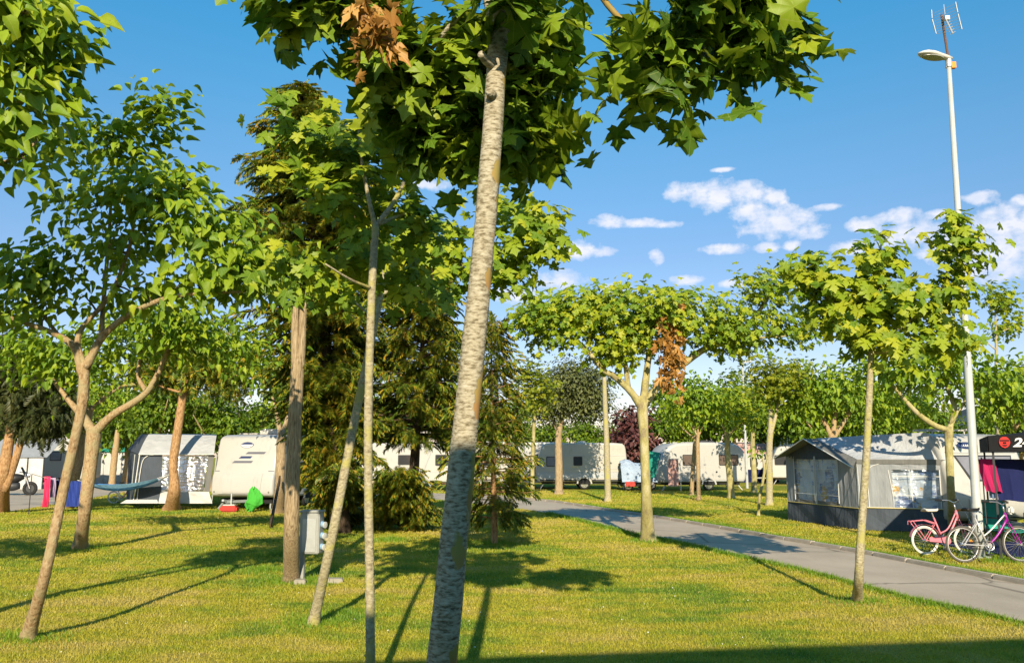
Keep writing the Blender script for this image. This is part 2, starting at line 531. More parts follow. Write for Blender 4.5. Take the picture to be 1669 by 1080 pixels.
M['hammock_pale'] = m_fabric("hammock_pale", (0.16, 0.33, 0.52))
M['jeans'] = m_fabric("pale_jeans", (0.20, 0.27, 0.42))
M['black_cloth'] = m_fabric("black_canopy", (0.014, 0.014, 0.016), wrinkle=0.3)
M['tarp'] = m_fabric("pale_blue_tarp", (0.38, 0.47, 0.60), wrinkle=1.5)
M['bike_pink'] = m_paint("bike_pink", (0.66, 0.20, 0.26), 0.3, 0.1)
M['bike_purple'] = m_paint("bike_purple", (0.30, 0.01, 0.27), 0.3, 0.1)
M['bike_silver'] = m_paint("bike_silver", (0.62, 0.60, 0.60), 0.3, 0.1, 8, 0.5, 0.3)
M['black'] = m_paint("black_plastic", (0.015, 0.015, 0.016), 0.5)
M['orange'] = m_paint("orange_plastic", (0.80, 0.28, 0.02), 0.5)
M['white_plastic'] = m_paint("white_plastic", (0.58, 0.57, 0.54), 0.45)
M['rust'] = m_paint("rusty_mast", (0.17, 0.09, 0.055), 0.8, 0.4, 20)
M['cabinet'] = m_paint("cabinet_grey", (0.36, 0.37, 0.36), 0.55, 0.2, 5)
M['socket_blue'] = m_paint("socket_blue", (0.25, 0.42, 0.62), 0.4)
M['lens'] = m_paint("lamp_lens", (0.30, 0.30, 0.28), 0.15)
M['render_wall'] = m_paint("rendered_wall", (0.62, 0.57, 0.48), 0.9, 0.15, 2)
M['roof_tile'] = m_paint("roof_edge", (0.35, 0.16, 0.10), 0.9, 0.3, 4)
M['hill'] = m_paint("hazy_wooded_hill", (0.05, 0.08, 0.085), 0.95, 0.4, 0.01)  # forest green with the blue of distance haze mixed into the colour
M['emblem'] = m_paint("emblem_red", (0.55, 0.02, 0.015), 0.6)
M['print_white'] = m_paint("print_white", (0.75, 0.75, 0.75), 0.6)
M['dryflower'] = m_paint("clover_white", (0.7, 0.7, 0.6), 0.7)


# ------------------------------------------------------------------ object helpers
def tag(o, label=None, cat=None, group=None, kind=None):
    if label: o['label'] = label
    if cat: o['category'] = cat
    if group: o['group'] = group
    if kind: o['kind'] = kind
    return o


def thing(name, label, cat, loc=(0, 0, 0), rotz=0.0, group=None, rot=None):
    o = bpy.data.objects.new(name, None)
    o.empty_display_size = 0.2
    C.objects.link(o)
    o.location = loc
    o.rotation_euler = rot if rot else (0, 0, rotz)
    return tag(o, label, cat, group)


def link(name, me, mat, parent=None, smooth=False):
    o = bpy.data.objects.new(name, me)
    C.objects.link(o)
    if mat is not None and not me.materials:
        me.materials.append(mat)
    if parent is not None:
        o.parent = parent
    if smooth:
        me.polygons.foreach_set('use_smooth', [True] * len(me.polygons))
    return o


def tri_mesh(name, V, T):
    """fast triangle mesh from arrays"""
    V = np.asarray(V, dtype=np.float32).reshape(-1, 3)
    T = np.asarray(T, dtype=np.int32).reshape(-1, 3)
    me = bpy.data.meshes.new(name)
    me.vertices.add(len(V))
    me.vertices.foreach_set('co', V.ravel())
    me.loops.add(T.size)
    me.loops.foreach_set('vertex_index', T.ravel())
    me.polygons.add(len(T))
    me.polygons.foreach_set('loop_start', np.arange(0, T.size, 3, dtype=np.int32))
    me.polygons.foreach_set('loop_total', np.full(len(T), 3, dtype=np.int32))
    me.update(calc_edges=True)
    return me


def catmull(pts, n):
    pts = np.asarray(pts, float)
    if len(pts) < 3:
        return np.array([pts[0] + (pts[-1] - pts[0]) * k / n for k in range(n + 1)])
    p = np.vstack([2 * pts[0] - pts[1], pts, 2 * pts[-1] - pts[-2]])
    out = []
    for i in range(1, len(p) - 2):
        for k in range(n):
            t = k / n
            a, b, c, d = p[i - 1], p[i], p[i + 1], p[i + 2]
            out.append(0.5 * (2 * b + (c - a) * t + (2 * a - 5 * b + 4 * c - d) * t * t + (3 * b - a - 3 * c + d) * t ** 3))
    out.append(p[-2])
    return np.array(out)


class MB:
    """collects shapes that make up ONE part"""

    def __init__(self):
        self.v, self.f = [], []

    def add(self, V, Fs):
        k = len(self.v)
        self.v += [tuple(map(float, x)) for x in V]
        self.f += [tuple(i + k for i in f) for f in Fs]
        return self

    def box(self, c, s, rot=None):
        c = Vector(c)
        R = Euler(rot).to_matrix() if rot else Matrix.Identity(3)
        V = [c + R @ Vector((s[0] * x / 2, s[1] * y / 2, s[2] * z / 2)) for x in (-1, 1) for y in (-1, 1) for z in (-1, 1)]
        return self.add(V, [(0, 1, 3, 2), (4, 6, 7, 5), (0, 4, 5, 1), (2, 3, 7, 6), (0, 2, 6, 4), (1, 5, 7, 3)])

    def bar(self, a, b, w, h):
        a, b = Vector(a), Vector(b)
        d = (b - a).normalized()
        u = Vector((0, 0, 1)) if abs(d.z) < 0.95 else Vector((1, 0, 0))
        x = d.cross(u).normalized() * w / 2
        y = d.cross(x).normalized() * h / 2
        V = [p + s * x + t * y for p in (a, b) for s, t in ((-1, -1), (1, -1), (1, 1), (-1, 1))]
        return self.add(V, [(3, 2, 1, 0), (4, 5, 6, 7), (0, 1, 5, 4), (1, 2, 6, 5), (2, 3, 7, 6), (3, 0, 4, 7)])

    def tube(self, pts, r, seg=8, sub=0, wob=0.0, rng=None, caps=True):
        pts = np.asarray([tuple(p) for p in pts], float)
        rad = np.full(len(pts), r, float) if np.isscalar(r) else np.asarray(r, float)
        if sub and len(pts) > 1:
            q = catmull(np.column_stack([pts, rad]), sub)
            pts, rad = q[:, :3], np.maximum(q[:, 3], 1e-4)
        n = len(pts)
        d = np.gradient(pts, axis=0)
        d /= np.linalg.norm(d, axis=1)[:, None] + 1e-12
        u = np.array([1.0, 0, 0]) if abs(d[0][0]) < 0.8 else np.array([0, 1.0, 0])
        V = []
        for i in range(n):
            u = u - d[i] * u.dot(d[i])
            u /= np.linalg.norm(u)
            w = np.cross(d[i], u)
            for k in range(seg):
                a = 2 * PI * k / seg
                rr = rad[i] * (1 + (rng.uniform(-wob, wob) if wob else 0))
                V.append(pts[i] + rr * (math.cos(a) * u + math.sin(a) * w))
        Fs = [(i * seg + k, i * seg + (k + 1) % seg, (i + 1) * seg + (k + 1) % seg, (i + 1) * seg + k)
              for i in range(n - 1) for k in range(seg)]
        if caps:
            Fs += [tuple(range(seg - 1, -1, -1)), tuple((n - 1) * seg + k for k in range(seg))]
        return self.add(V, Fs)

    def ring(self, c, axis, R, r, seg=32, rs=6):
        """a torus"""
        c, ax = Vector(c), Vector(axis).normalized()
        u = ax.orthogonal().normalized()
        w = ax.cross(u)
        V, Fs = [], []
        for i in range(seg):
            a = 2 * PI * i / seg
            e = math.cos(a) * u + math.sin(a) * w
            for k in range(rs):
                b = 2 * PI * k / rs
                V.append(c + e * (R + r * math.cos(b)) + ax * (r * math.sin(b)))
        for i in range(seg):
            for k in range(rs):
                Fs.append((i * rs + k, ((i + 1) % seg) * rs + k, ((i + 1) % seg) * rs + (k + 1) % rs, i * rs + (k + 1) % rs))
        return self.add(V, Fs)

    def disc(self, c, axis, R, th, seg=20, dish=0.0):
        c, ax = Vector(c), Vector(axis).normalized()
        u = ax.orthogonal().normalized()
        w = ax.cross(u)
        V = []
        for s in (-1, 1):
            for i in range(seg):
                a = 2 * PI * i / seg
                V.append(c + R * (math.cos(a) * u + math.sin(a) * w) + ax * s * th / 2)
        V += [c - ax * (th / 2 + dish), c + ax * (th / 2 + dish)]
        Fs = []
        for i in range(seg):
            j = (i + 1) % seg
            Fs += [(i, j, seg + j, seg + i), (2 * seg, j, i), (2 * seg + 1, seg + i, seg + j)]
        return self.add(V, Fs)

    def sheet(self, rows, th=0.0):
        """a grid of points (rows of equal length); th gives it thickness along z-ish normal"""
        n, m = len(rows), len(rows[0])
        V = [Vector(p) for r in rows for p in r]
        Fs = [(i * m + k, i * m + k + 1, (i + 1) * m + k + 1, (i + 1) * m + k) for i in range(n - 1) for k in range(m - 1)]
        if th:
            N = (V[1] - V[0]).cross(V[m] - V[0]).normalized() * th
            k0 = len(V)
            V += [p + N for p in V]
            back = [tuple(i + k0 for i in reversed(f)) for f in Fs]
            rim = [k for k in range(m)] + [i * m + m - 1 for i in range(1, n)] + [(n - 1) * m + k for k in range(m - 2, -1, -1)] + [i * m for i in range(n - 2, 0, -1)]
            edge = [(rim[i], rim[i - 1], rim[i - 1] + k0, rim[i] + k0) for i in range(len(rim))]
            Fs += back + edge
        return self.add(V, Fs)

    def poly(self, pts, th):
        """a flat outline with thickness th along its normal"""
        V = [Vector(p) for p in pts]
        N = Vector((0, 0, 0))
        for i in range(len(V)):
            N += V[i - 1].cross(V[i])
        N = N.normalized() * th
        n = len(V)
        Fs = [tuple(range(n - 1, -1, -1)), tuple(range(n, 2 * n))] + [((i - 1) % n, i, n + i, n + (i - 1) % n) for i in range(n)]
        return self.add(V + [p + N for p in V], Fs)

    def build(self, name, mat, parent=None, smooth=False, bevel=0.0):
        me = bpy.data.meshes.new(name)
        me.from_pydata(self.v, [], self.f)
        bm = bmesh.new()
        bm.from_mesh(me)
        bmesh.ops.recalc_face_normals(bm, faces=bm.faces)
        if bevel:
            bmesh.ops.bevel(bm, geom=[e for e in bm.edges if e.calc_face_angle(0) > 0.6], offset=bevel, segments=2, affect='EDGES')
        bm.to_mesh(me)
        bm.free()
        me.update()
        return link(name, me, mat, parent, smooth)


def struct(name, mb, mat, parent=None):
    o = mb.build(name, mat, parent)
    if parent is None:
        o['kind'] = 'structure'
    return o


def bil(a, b, c, d, n, m, f=None):
    """bilinear patch a-b (bottom) to d-c (top) as rows; f(u, v) adds an offset"""
    a, b, c, d = map(Vector, (a, b, c, d))
    rows = []
    for j in range(m + 1):
        v = j / m
        row = []
        for i in range(n + 1):
            u = i / n
            p = (a * (1 - u) + b * u) * (1 - v) + (d * (1 - u) + c * u) * v
            if f:
                p = p + Vector(f(u, v))
            row.append(p)
        rows.append(row)
    return rows


# ------------------------------------------------------------------ leaves
def half_leaf(R, spine, fold, curl, droop, seed):
    """outline of a leaf in its own plane, tip towards +y: spine points on x = 0, R the right-hand margin"""
    rng = random.Random(seed)
    pts = [(0, spine[0])] + list(R) + [(0, spine[-1])] + [(-x, y) for x, y in reversed(R)]
    mid = (0, sum(spine) / len(spine) * 0.9)
    allp = [mid] + pts
    V = []
    for x, y in allp:
        z = fold * abs(x) - curl * (x * x) - droop * y * y + rng.uniform(-0.03, 0.03)
        V.append((x * (1 + rng.uniform(-.06, .06)), y, z))
    n = len(pts)
    return np.array(V), np.array([(0, 1 + i, 1 + (i + 1) % n) for i in range(n)])


PLANE_R = [(0.10, 0.02), (0.30, -0.10), (0.33, 0.00), (0.50, 0.00), (0.40, 0.12), (0.30, 0.22), (0.46, 0.26), (0.52, 0.38), (0.72, 0.52), (0.50, 0.52), (0.44, 0.60), (0.33, 0.52), (0.17, 0.46), (0.22, 0.62), (0.34, 0.72), (0.18, 0.80), (0.10, 0.92)]
MULB_R = [(0.20, 0.03), (0.34, 0.24), (0.31, 0.50), (0.14, 0.80)]
LEAF = {
    'plane': [half_leaf(PLANE_R, (0.10, 1.0), f, c, d, s) for f, c, d, s in ((0.25, 0.5, 0.30, 1), (-0.15, 0.35, 0.15, 2), (0.05, 0.7, 0.45, 3), (0.4, 0.2, 0.1, 4))],
    'ovate': [half_leaf(MULB_R, (0.0, 1.0), f, c, d, s) for f, c, d, s in ((0.85, 0.2, 0.35, 1), (0.6, 0.2, 0.5, 2), (1.05, 0.1, 0.25, 3))],
    'tiny': [(np.array([(0, 0, 0), (0.34, 0.45, 0.12), (0, 1.0, -0.15), (-0.34, 0.45, 0.12)]), np.array([(0, 1, 2), (0, 2, 3)]))],
}


def feather(seed, n=12):
    """a flat drooping conifer spray of scale-leaved twiglets"""
    rng = random.Random(seed)
    V, T = [], []
    for i in range(n):
        y = 0.05 + 0.85 * i / (n - 1)
        for s in (-1, 1):
            ln = (0.42 * (1 - 0.65 * y) + 0.06) * rng.uniform(0.7, 1.25)
            a = rng.uniform(0.5, 0.95)
            dx, dy = s * math.sin(a) * ln, math.cos(a) * ln
            w = 0.03 + 0.022 * rng.random()
            k = len(V)
            z0 = -0.25 * y * y
            z1 = -0.25 * (y + dy) ** 2 - 0.25 * ln + rng.uniform(-.06, .06)
            V += [(0, y - w, z0), (0, y + w, z0), (dx * .6 - s * w * .2, y + dy * .6 + w, (z0 + z1) / 2 + .02), (dx, y + dy, z1)]
            T += [(k, k + 1, k + 2), (k, k + 2, k + 3)]
    return np.array(V), np.array(T)


LEAF['spray'] = [feather(s) for s in range(5)]


def frames(n, t):
    """rotation matrices whose columns are (side, tip direction, normal)"""
    n = n / (np.linalg.norm(n, axis=1)[:, None] + 1e-9)
    t = t - n * np.sum(t * n, axis=1)[:, None]
    t = t / (np.linalg.norm(t, axis=1)[:, None] + 1e-9)
    s = np.cross(t, n)
    return np.stack([s, t, n], axis=2)


def scatter(kind, pos, R, size, rs):
    """all leaves of one crown as arrays"""
    Vs, Ts, Ls, k = [], [], [], 0
    var = rs.randint(0, len(LEAF[kind]), len(pos))
    for vi, (V, T) in enumerate(LEAF[kind]):
        m = var == vi
        if not m.any():
            continue
        A = pos[m][:, None, :] + size[m][:, None, None] * np.einsum('nij,vj->nvi', R[m], V)
        nn, nv = A.shape[0], A.shape[1]
        Ts.append((T[None] + (np.arange(nn) * nv)[:, None, None] + k).reshape(-1, 3))
        Vs.append(A.reshape(-1, 3))
        Ls.append(np.tile(V, (nn, 1)))
        k += nn * nv
    scatter.local = np.vstack(Ls)
    return np.vstack(Vs), np.vstack(Ts)


def blade_coords(me, loc):
    a = me.attributes.new('blade', 'FLOAT_VECTOR', 'POINT')
    a.data.foreach_set('vector', np.asarray(loc, dtype=np.float32).ravel())
    return me


LEAF_ME = {}


def leaf_mesh(kind, vi, mat):
    key = (kind, vi, mat.name)
    if key not in LEAF_ME:
        V, T = LEAF[kind][vi]
        me = blade_coords(tri_mesh('leaf', V, T), V)
        me.materials.append(mat)
        me.polygons.foreach_set('use_smooth', [True] * len(me.polygons))
        LEAF_ME[key] = me
    return LEAF_ME[key]


def project(pos):
    """photo pixel and distance of world points"""
    cp, sp = math.cos(PITCH), math.sin(PITCH)
    x, y, z = pos[:, 0], pos[:, 1], pos[:, 2] - CAMZ
    fwd = y * cp + z * sp
    up = -y * sp + z * cp
    fwd = np.maximum(fwd, 1e-3)
    return IW / 2 + FPX * x / fwd, IH / 2 - FPX * up / fwd, fwd


def L(*pts):
    """limb from (px, py, depth, radius)"""
    return [tuple(P(a, b, d)) + (r,) for a, b, d, r in pts]


def blob(px, py, d, hw, hh, deep, n):
    c = P(px, py, d)
    return (np.array(c), np.array([hw / FPX * d, deep, hh / FPX * d]), n)


def make_tree(name, label, trunk, limbs, blobs, leaf='ovate', size=0.15, per=9, bark='bark_mulberry', leafm='mulberry_leaf',
              n_ind=0, seed=0, out=0.6, up=0.7, rnd=0.5, spread=0.16, group=None, twig=0.006, root=None, limb_bark=None,
              world=True, dead=None, seg=10, flare=1.35, tip_down=1.0, knots=0, sunward=0.18):
    rs = np.random.RandomState(seed + 7)
    rng = random.Random(seed)
    base = np.array(trunk[0][:3]) if world else np.zeros(3)
    if root is None:
        root = thing(name, label, 'tree', tuple(base), group=group)
    tr = np.array(trunk)
    tr[:, :3] -= base
    mb = MB()
    p, r = tr[:, :3], tr[:, 3].copy()
    foot = p[0] + (p[1] - p[0]) * min(0.25, 0.25 / (np.linalg.norm(p[1] - p[0]) + 1e-6))
    p = np.vstack([p[0] - np.array([0, 0, 0.06]), p[0] + (foot - p[0]) * .25, foot, p[1:]])
    r = np.concatenate([[r[0] * flare * 1.1, r[0] * flare * .98, r[0] * 1.04], r[1:]])
    mb.tube(p, r, seg, 5, 0.035, rng)
    for k in range(knots):
        i = rng.randrange(2, len(p) - 1)
        f = rng.random()
        c = p[i] * (1 - f) + p[i + 1 if i + 1 < len(p) else i] * f
        a = rng.uniform(0, 2 * PI)
        e = np.array([math.cos(a), math.sin(a), 0.3])
        rr = r[i]
        mb.tube([c + e * rr * .3, c + e * rr * .95, c + e * rr * 1.28], [rr * .55, rr * .4, rr * .2], 6)
    tobj = mb.build('trunk', M[bark], root, True)
    pool = [catmull(p, 6)[-5:]]
    par = [np.full(5, r[-1])]
    for lb in limbs:
        lb = np.array(lb)
        lb[:, :3] -= base
        b = MB()
        b.tube(lb[:, :3], lb[:, 3], 8, 5, 0.05, rng)
        b.build('branch', M[limb_bark or bark], tobj, True)
        q = catmull(lb, 5)
        pool.append(q[3:, :3])
        par.append(q[3:, 3])
    pool, par = np.vstack(pool), np.concatenate(par)
    # clusters
    cl, cc = [], []
    for c, rad, n in blobs:
        c = c - base
        u = rs.normal(size=(n, 3))
        u /= np.linalg.norm(u, axis=1)[:, None]
        rr = rs.uniform(0.02, 1, n) ** (1 / 2.4)
        cl.append(c + u * rr[:, None] * rad)
        cc.append(np.repeat(c[None], n, 0))
    if not cl:
        return root
    cl, cc = np.vstack(cl), np.vstack(cc)
    gc = cl.mean(axis=0)
    order = np.argsort(np.linalg.norm(cl[:, None] - pool[None], axis=2).min(axis=1))
    tw = MB()
    ends = np.zeros((len(cl), 3))
    for i in order:
        c = cl[i]
        dist = np.linalg.norm(pool - c, axis=1)
        k = int(np.argmin(dist))
        s = pool[k]
        m1 = s + (c - s) * 0.4 + np.array([0, 0, 0.10 * dist[k]]) + rs.normal(size=3) * 0.04 * dist[k]
        m2 = s + (c - s) * 0.75 + np.array([0, 0, 0.08 * dist[k]]) + rs.normal(size=3) * 0.04 * dist[k]
        r0 = min(par[k] * 0.8, twig * (1.2 + 1.6 * dist[k]))
        tw.tube([s, m1, m2, c], [r0, r0 * .8, r0 * .6, r0 * .35], 4, caps=False)
        pool = np.vstack([pool, [m1, m2, c]])
        par = np.concatenate([par, [r0 * .8, r0 * .6, r0 * .4]])
        e = c - m2
        ends[i] = e / (np.linalg.norm(e) + 1e-6)
    # leaves
    nl = len(cl) * per
    ci = np.repeat(np.arange(len(cl)), per)
    back = rs.uniform(0, 1, nl)[:, None]
    off = rs.normal(size=(nl, 3)) * spread * np.array([1, 1, 0.7])
    pos = cl[ci] + off - ends[ci] * back * spread * 1.5
    o = (pos - cc[ci]) * 0.5 + (pos - gc) * 0.5 + off * 1.2
    o /= np.linalg.norm(o, axis=1)[:, None] + 1e-6
    nrm = o * out + np.array([0, 0, 1.0]) * up + np.array([0, -0.9, 0.42]) * sunward + rs.normal(size=(nl, 3)) * rnd
    tip = o * 0.6 + np.array([0, 0, -1.0]) * tip_down + rs.normal(size=(nl, 3)) * 0.45
    R = frames(nrm, tip)
    sz = size * rs.uniform(0.6, 1.2, nl)
    ind = np.zeros(nl, bool)
    if n_ind:
        px, py, dd = project(pos + base)
        seen = (px > 5) & (px < IW - 5) & (py > 5) & (py < IH - 5)
        key = np.where(seen, sz / dd * (1.0 + 0.9 * np.sum(o * (-(pos + base - np.array([0, 0, CAMZ])) / dd[:, None]), axis=1).clip(-.5, 1)), 0)
        pick = np.argsort(-key)[:n_ind]
        ind[pick[key[pick] > 0]] = True
    V, T = scatter(leaf, pos[~ind], R[~ind], sz[~ind], rs)
    crown = link('crown', blade_coords(tri_mesh('crown', V, T), scatter.local), M[leafm], root, leaf == 'plane')
    crown['kind'] = 'stuff'
    two = tw.build('twigs', M['bark_twig'], crown)
    two['kind'] = 'stuff'
    for i in np.nonzero(ind)[0]:
        vi = rs.randint(0, len(LEAF[leaf]))
        lo = bpy.data.objects.new('leaf', leaf_mesh(leaf, vi, M[leafm]))
        C.objects.link(lo)
        lo.parent = crown
        lo.matrix_basis = Matrix.Translation(Vector(pos[i])) @ Matrix([list(R[i][0]), list(R[i][1]), list(R[i][2])]).to_4x4() @ Matrix.Scale(float(sz[i]), 4)
    if dead:
        dp, dr, dn, ds = dead
        dp = np.array(dp) - base
        q = dp + rs.normal(size=(dn, 3)) * np.array(dr)
        nr = rs.normal(size=(dn, 3)) + np.array([0, -0.7, 0.2])
        tp = rs.normal(size=(dn, 3)) * 0.4 + np.array([0, 0, -1.0])
        V, T = scatter(leaf, q, frames(nr, tp) * np.array([0.55, 1, 1.8])[None, None, :], ds * rs.uniform(.6, 1.2, dn), rs)
        w = link('withered_leaves', tri_mesh('withered_leaves', V, T), M['dead_leaf'], root, True)
        tag(w, 'hanging tuft of withered brown leaves', kind='stuff')
    return root


def make_conifer(name, label, base, apex, rfun, nb, spray, z0=0.05, mat='gold_spray', seed=0, tr=0.16, per=13, droop=0.25, rise=0.15, bark='bark_dark', keep=None):
    rs = np.random.RandomState(seed)
    rng = random.Random(seed)
    root = thing(name, label, 'tree', tuple(base))
    h = np.array(apex) - np.array(base)
    mb = MB()
    mb.tube([(0, 0, -.05), h * .02, h * .3, h * .65, h * .97], [tr * 1.3, tr, tr * .75, tr * .4, .012], 9, 4, 0.05, rng)
    t_o = mb.build('trunk', M[bark], root, True)
    br = MB()
    pos, nr, tp, sz = [], [], [], []
    for i in range(nb):
        t = z0 + (1 - z0) * ((i + rng.random()) / nb) ** 0.9
        a = i * 2.39996 + rng.uniform(-.5, .5)
        ln = rfun(t) * rng.uniform(0.5, 1.18) + 0.05
        e = np.array([math.cos(a), math.sin(a), 0])
        s = h * t
        if keep and not keep(s + np.array(base), e):
            continue
        up_ = rise + 0.5 * t * t
        pts = [s + e * ln * f + np.array([0, 0, ln * (up_ * f - droop * f * f * 1.3 + 0.12 * f ** 4)]) for f in (0, .25, .5, .75, 1)]
        br.tube(pts, [max(.006, 0.02 * ln), 0.014 * ln + .003, .01 * ln + .003, .006 * ln + .002, .003], 5, caps=False)
        q = catmull(pts, 6)
        k = max(4, int(per * (0.35 + 0.65 * ln / max(0.3, rfun(0.3)))))
        for j in range(k):
            f = 0.22 + 0.80 * (j + rng.random()) / k
            f = min(f, 1.0)
            x = q[int(f * (len(q) - 1))]
            side = np.array([-e[1], e[0], 0]) * (1 if j % 2 else -1)
            d = e * rng.uniform(.5, 1.0) + side * rng.uniform(.1, 1.0) * (1.15 - f) + np.array([0, 0, rng.uniform(-.55, .25)])
            pos.append(x + rs.normal(size=3) * 0.04)
            tp.append(d)
            nr.append(np.array([0, 0, 1.0]) + e * 0.45 + rs.normal(size=3) * 0.35)
            sz.append(spray * rng.uniform(0.6, 1.25) * (0.75 + 0.35 * (1 - f)))
    top = 14
    for j in range(top):
        pos.append(h * (0.93 + 0.07 * j / top))
        a = rng.uniform(0, 6.28)
        tp.append(np.array([math.cos(a) * .5, math.sin(a) * .5, 0.7]))
        nr.append(np.array([math.cos(a), math.sin(a), .3]))
        sz.append(spray * .7)
    br.build('branches', M[bark], t_o)['kind'] = 'stuff'
    V, T = scatter('spray', np.array(pos), frames(np.array(nr), np.array(tp)), np.array(sz), rs)
    link('crown', tri_mesh('crown', V, T), M[mat], root)['kind'] = 'stuff'
    return root


# ------------------------------------------------------------------ ground, roads, kerb, hills
mb = MB()
xs = [-6000, -400, -60, -20, 0, 20, 60, 400, 6000]
ys = [-300, -20, 0, 10, 30, 80, 400, 6000]
mb.sheet([[(x, y, 0) for x in xs] for y in ys])
struct('lawn', mb, M['lawn'])

near = [(6.7, -1.0), (6.45, 2.0), (6.0, 5.5)] + [tuple(G(a, b))[:2] for a, b in ((1669, 1013), (1500, 977), (1324, 931), (1176, 899), (1109, 885), (1043, 872), (963, 852), (875, 833))] + [(-1.2, 33.0), (-4.5, 38.5), (-10, 43), (-20.5, 47)]
far = [(9.2, -1.0), (8.9, 3.0), (8.2, 7.0)] + [tuple(G(a, b))[:2] for a, b in ((1669, 952), (1560, 932), (1478, 916), (1401, 901), (1250, 875), (1109, 850), (1000, 833), (929, 822))] + [(1.0, 36.0), (-2.2, 41.5), (-9, 47), (-19.5, 51.5)]
near = catmull(np.array([(x, y, 0) for x, y in near]), 4)
far = catmull(np.array([(x, y, 0) for x, y in far]), 4)
rng = random.Random(5)
mb = MB()
rows = []
for i in range(len(near)):
    a, b = Vector(near[i]), Vector(far[min(i, len(far) - 1)])
    a = a + Vector((rng.uniform(-.05, .05), rng.uniform(-.05, .05), 0))
    rows.append([a * (1 - k / 4) + b * (k / 4) + Vector((0, 0, 0.006 + 0.02 * math.sin(PI * k / 4))) for k in range(5)])
mb.sheet(rows)
struct('road', mb, M['asphalt'])
left_road = [(-14.5, 20), tuple(G(0, 836))[:2], tuple(G(110, 818))[:2], tuple(G(214, 800))[:2], (-20.5, 52), (-30, 78), (-46, 100), (-60, 100), (-32, 60), (-27, 46), (-22.5, 33), (-20, 20)]
mb = MB()
n = len(left_road)
mb.add([(x, y, 0.011) for x, y in left_road], [tuple(range(n))])
struct('lane', mb, M['asphalt'])

# kerb of single stones along the far side of the road
kerb = bpy.data.objects.new('kerb', None)
C.objects.link(kerb)
kerb['kind'] = 'structure'
seglen = np.linalg.norm(np.diff(far, axis=0), axis=1)
cum = np.concatenate([[0], np.cumsum(seglen)])
s = 4.0
stone_me = None
while s < min(cum[-1], 46) - 1:
    def at(t):
        return Vector([float(np.interp(t, cum, far[:, k])) for k in range(3)])
    a, b = at(s), at(s + 1.0)
    if stone_me is None:
        m_ = MB()
        m_.box((0, 0, 0.008), (0.992, 0.13, 0.13))
        so = m_.build('kerb_stone', M['kerb'], kerb, bevel=0.015)
        stone_me = so.data
    else:
        so = bpy.data.objects.new('kerb_stone', stone_me)
        C.objects.link(so)
        so.parent = kerb
    so.location = (a + b) / 2 + Vector((rng.uniform(-.006, .006), 0.06 + rng.uniform(-.006, .006), rng.uniform(-.006, .006)))
    so.rotation_euler = (0, 0, math.atan2(b.y - a.y, b.x - a.x) + rng.uniform(-.006, .006))
    s += 1.0

# kerb of the far lane on the left
# wooded hills far behind
rs = np.random.RandomState(3)
rows = []
for j in range(7):
    row = []
    for i in range(70):
        x = -1500 + i * 60
        ridge = 150 * math.exp(-((x - 1500) / 620.0) ** 2) + 34 * math.exp(-((x - 300) / 700.0) ** 2)
        h = ridge * math.sin(PI * j / 6) ** 0.8 * (1 + 0.12 * rs.uniform(-1, 1))
        row.append((x, 2300 + j * 130, h - 3 if 0 < j < 6 else -3))
    rows.append(row)
struct('hills', MB().sheet(rows), M['hill'])

# ------------------------------------------------------------------ the service building behind the photographer
edge_dir = Vector((5.05, 0.77, 0)).normalized()
H_B = 5.0
bld = thing('service_building', 'pale rendered service building standing behind the viewpoint', 'building', (0.1, -2.85, 0), math.atan2(edge_dir.y, edge_dir.x))
MB().box((4, -4.1, 2.4), (18, 8, 4.8)).build('wall', M['render_wall'], bld)
MB().box((4, -4.1, 4.92), (18.3, 8.3, 0.2)).build('roof', M['roof_tile'], bld)
for k in range(4):
    w = MB().box((-3 + k * 4.6, -0.08, 2.0), (1.2, 0.06, 1.1)).build('window', M['glass_dark'], bld)
    MB().box((-3 + k * 4.6, -0.04, 1.4), (1.4, 0.16, 0.08)).build('sill', M['concrete'], w)
for k in range(2):
    d_ = MB().box((-0.7 + k * 9.2, -0.08, 1.05), (0.95, 0.06, 2.1)).build('door', M['grey_band'], bld)
    MB().bar((-0.4 + k * 9.2, -0.03, 1.0), (-0.4 + k * 9.2, -0.03, 1.14), .03, .03).build('handle', M['chrome'], d_)


# ------------------------------------------------------------------ grass
def inside(poly, x, y):
    r = np.zeros(len(x), bool)
    n = len(poly)
    for i in range(n):
        x0, y0 = poly[i][0], poly[i][1]
        x1, y1 = poly[i - 1][0], poly[i - 1][1]
        c = ((y0 > y) != (y1 > y)) & (x < (x1 - x0) * (y - y0) / (y1 - y0 + 1e-12) + x0)
        r ^= c
    return r


road_poly = [tuple(q[:2]) for q in near] + [tuple(q[:2]) for q in far[::-1]]
TUFTS = [(45, 1040), (510, 1018), (475, 948), (495, 946), (130, 895), (1397, 980), (1055, 882), (805, 885), (1595, 905), (560, 1000), (450, 905), (430, 930), (1640, 915), (640, 880)]
rs = np.random.RandomState(11)
N = 760000
u = rs.uniform(0, 1, N)
d = 5.6 * (46 / 5.6) ** u
x = rs.uniform(-1, 1, N) * (0.72 * d + 1.5)
x = np.where((x > 0.66 * d + 1), x * .9, x)
y = d
clump = rs.normal(size=(N, 2)) * 0.02
x, y = x + clump[:, 0], y + clump[:, 1]
ok = ~inside(road_poly, x, y) & ~inside(left_road, x, y)
x, y = x[ok], y[ok]
n0 = len(x)
tall = np.zeros(n0)
ex, ey = [], []
for a, b in TUFTS:
    g = G(a, b)
    k = 900
    rad = np.abs(rs.normal(size=k)) * 0.28
    an = rs.uniform(0, 2 * PI, k)
    ex.append(g.x + rad * np.cos(an))
    ey.append(g.y + rad * np.sin(an) * 0.9)
ex, ey = np.concatenate(ex), np.concatenate(ey)
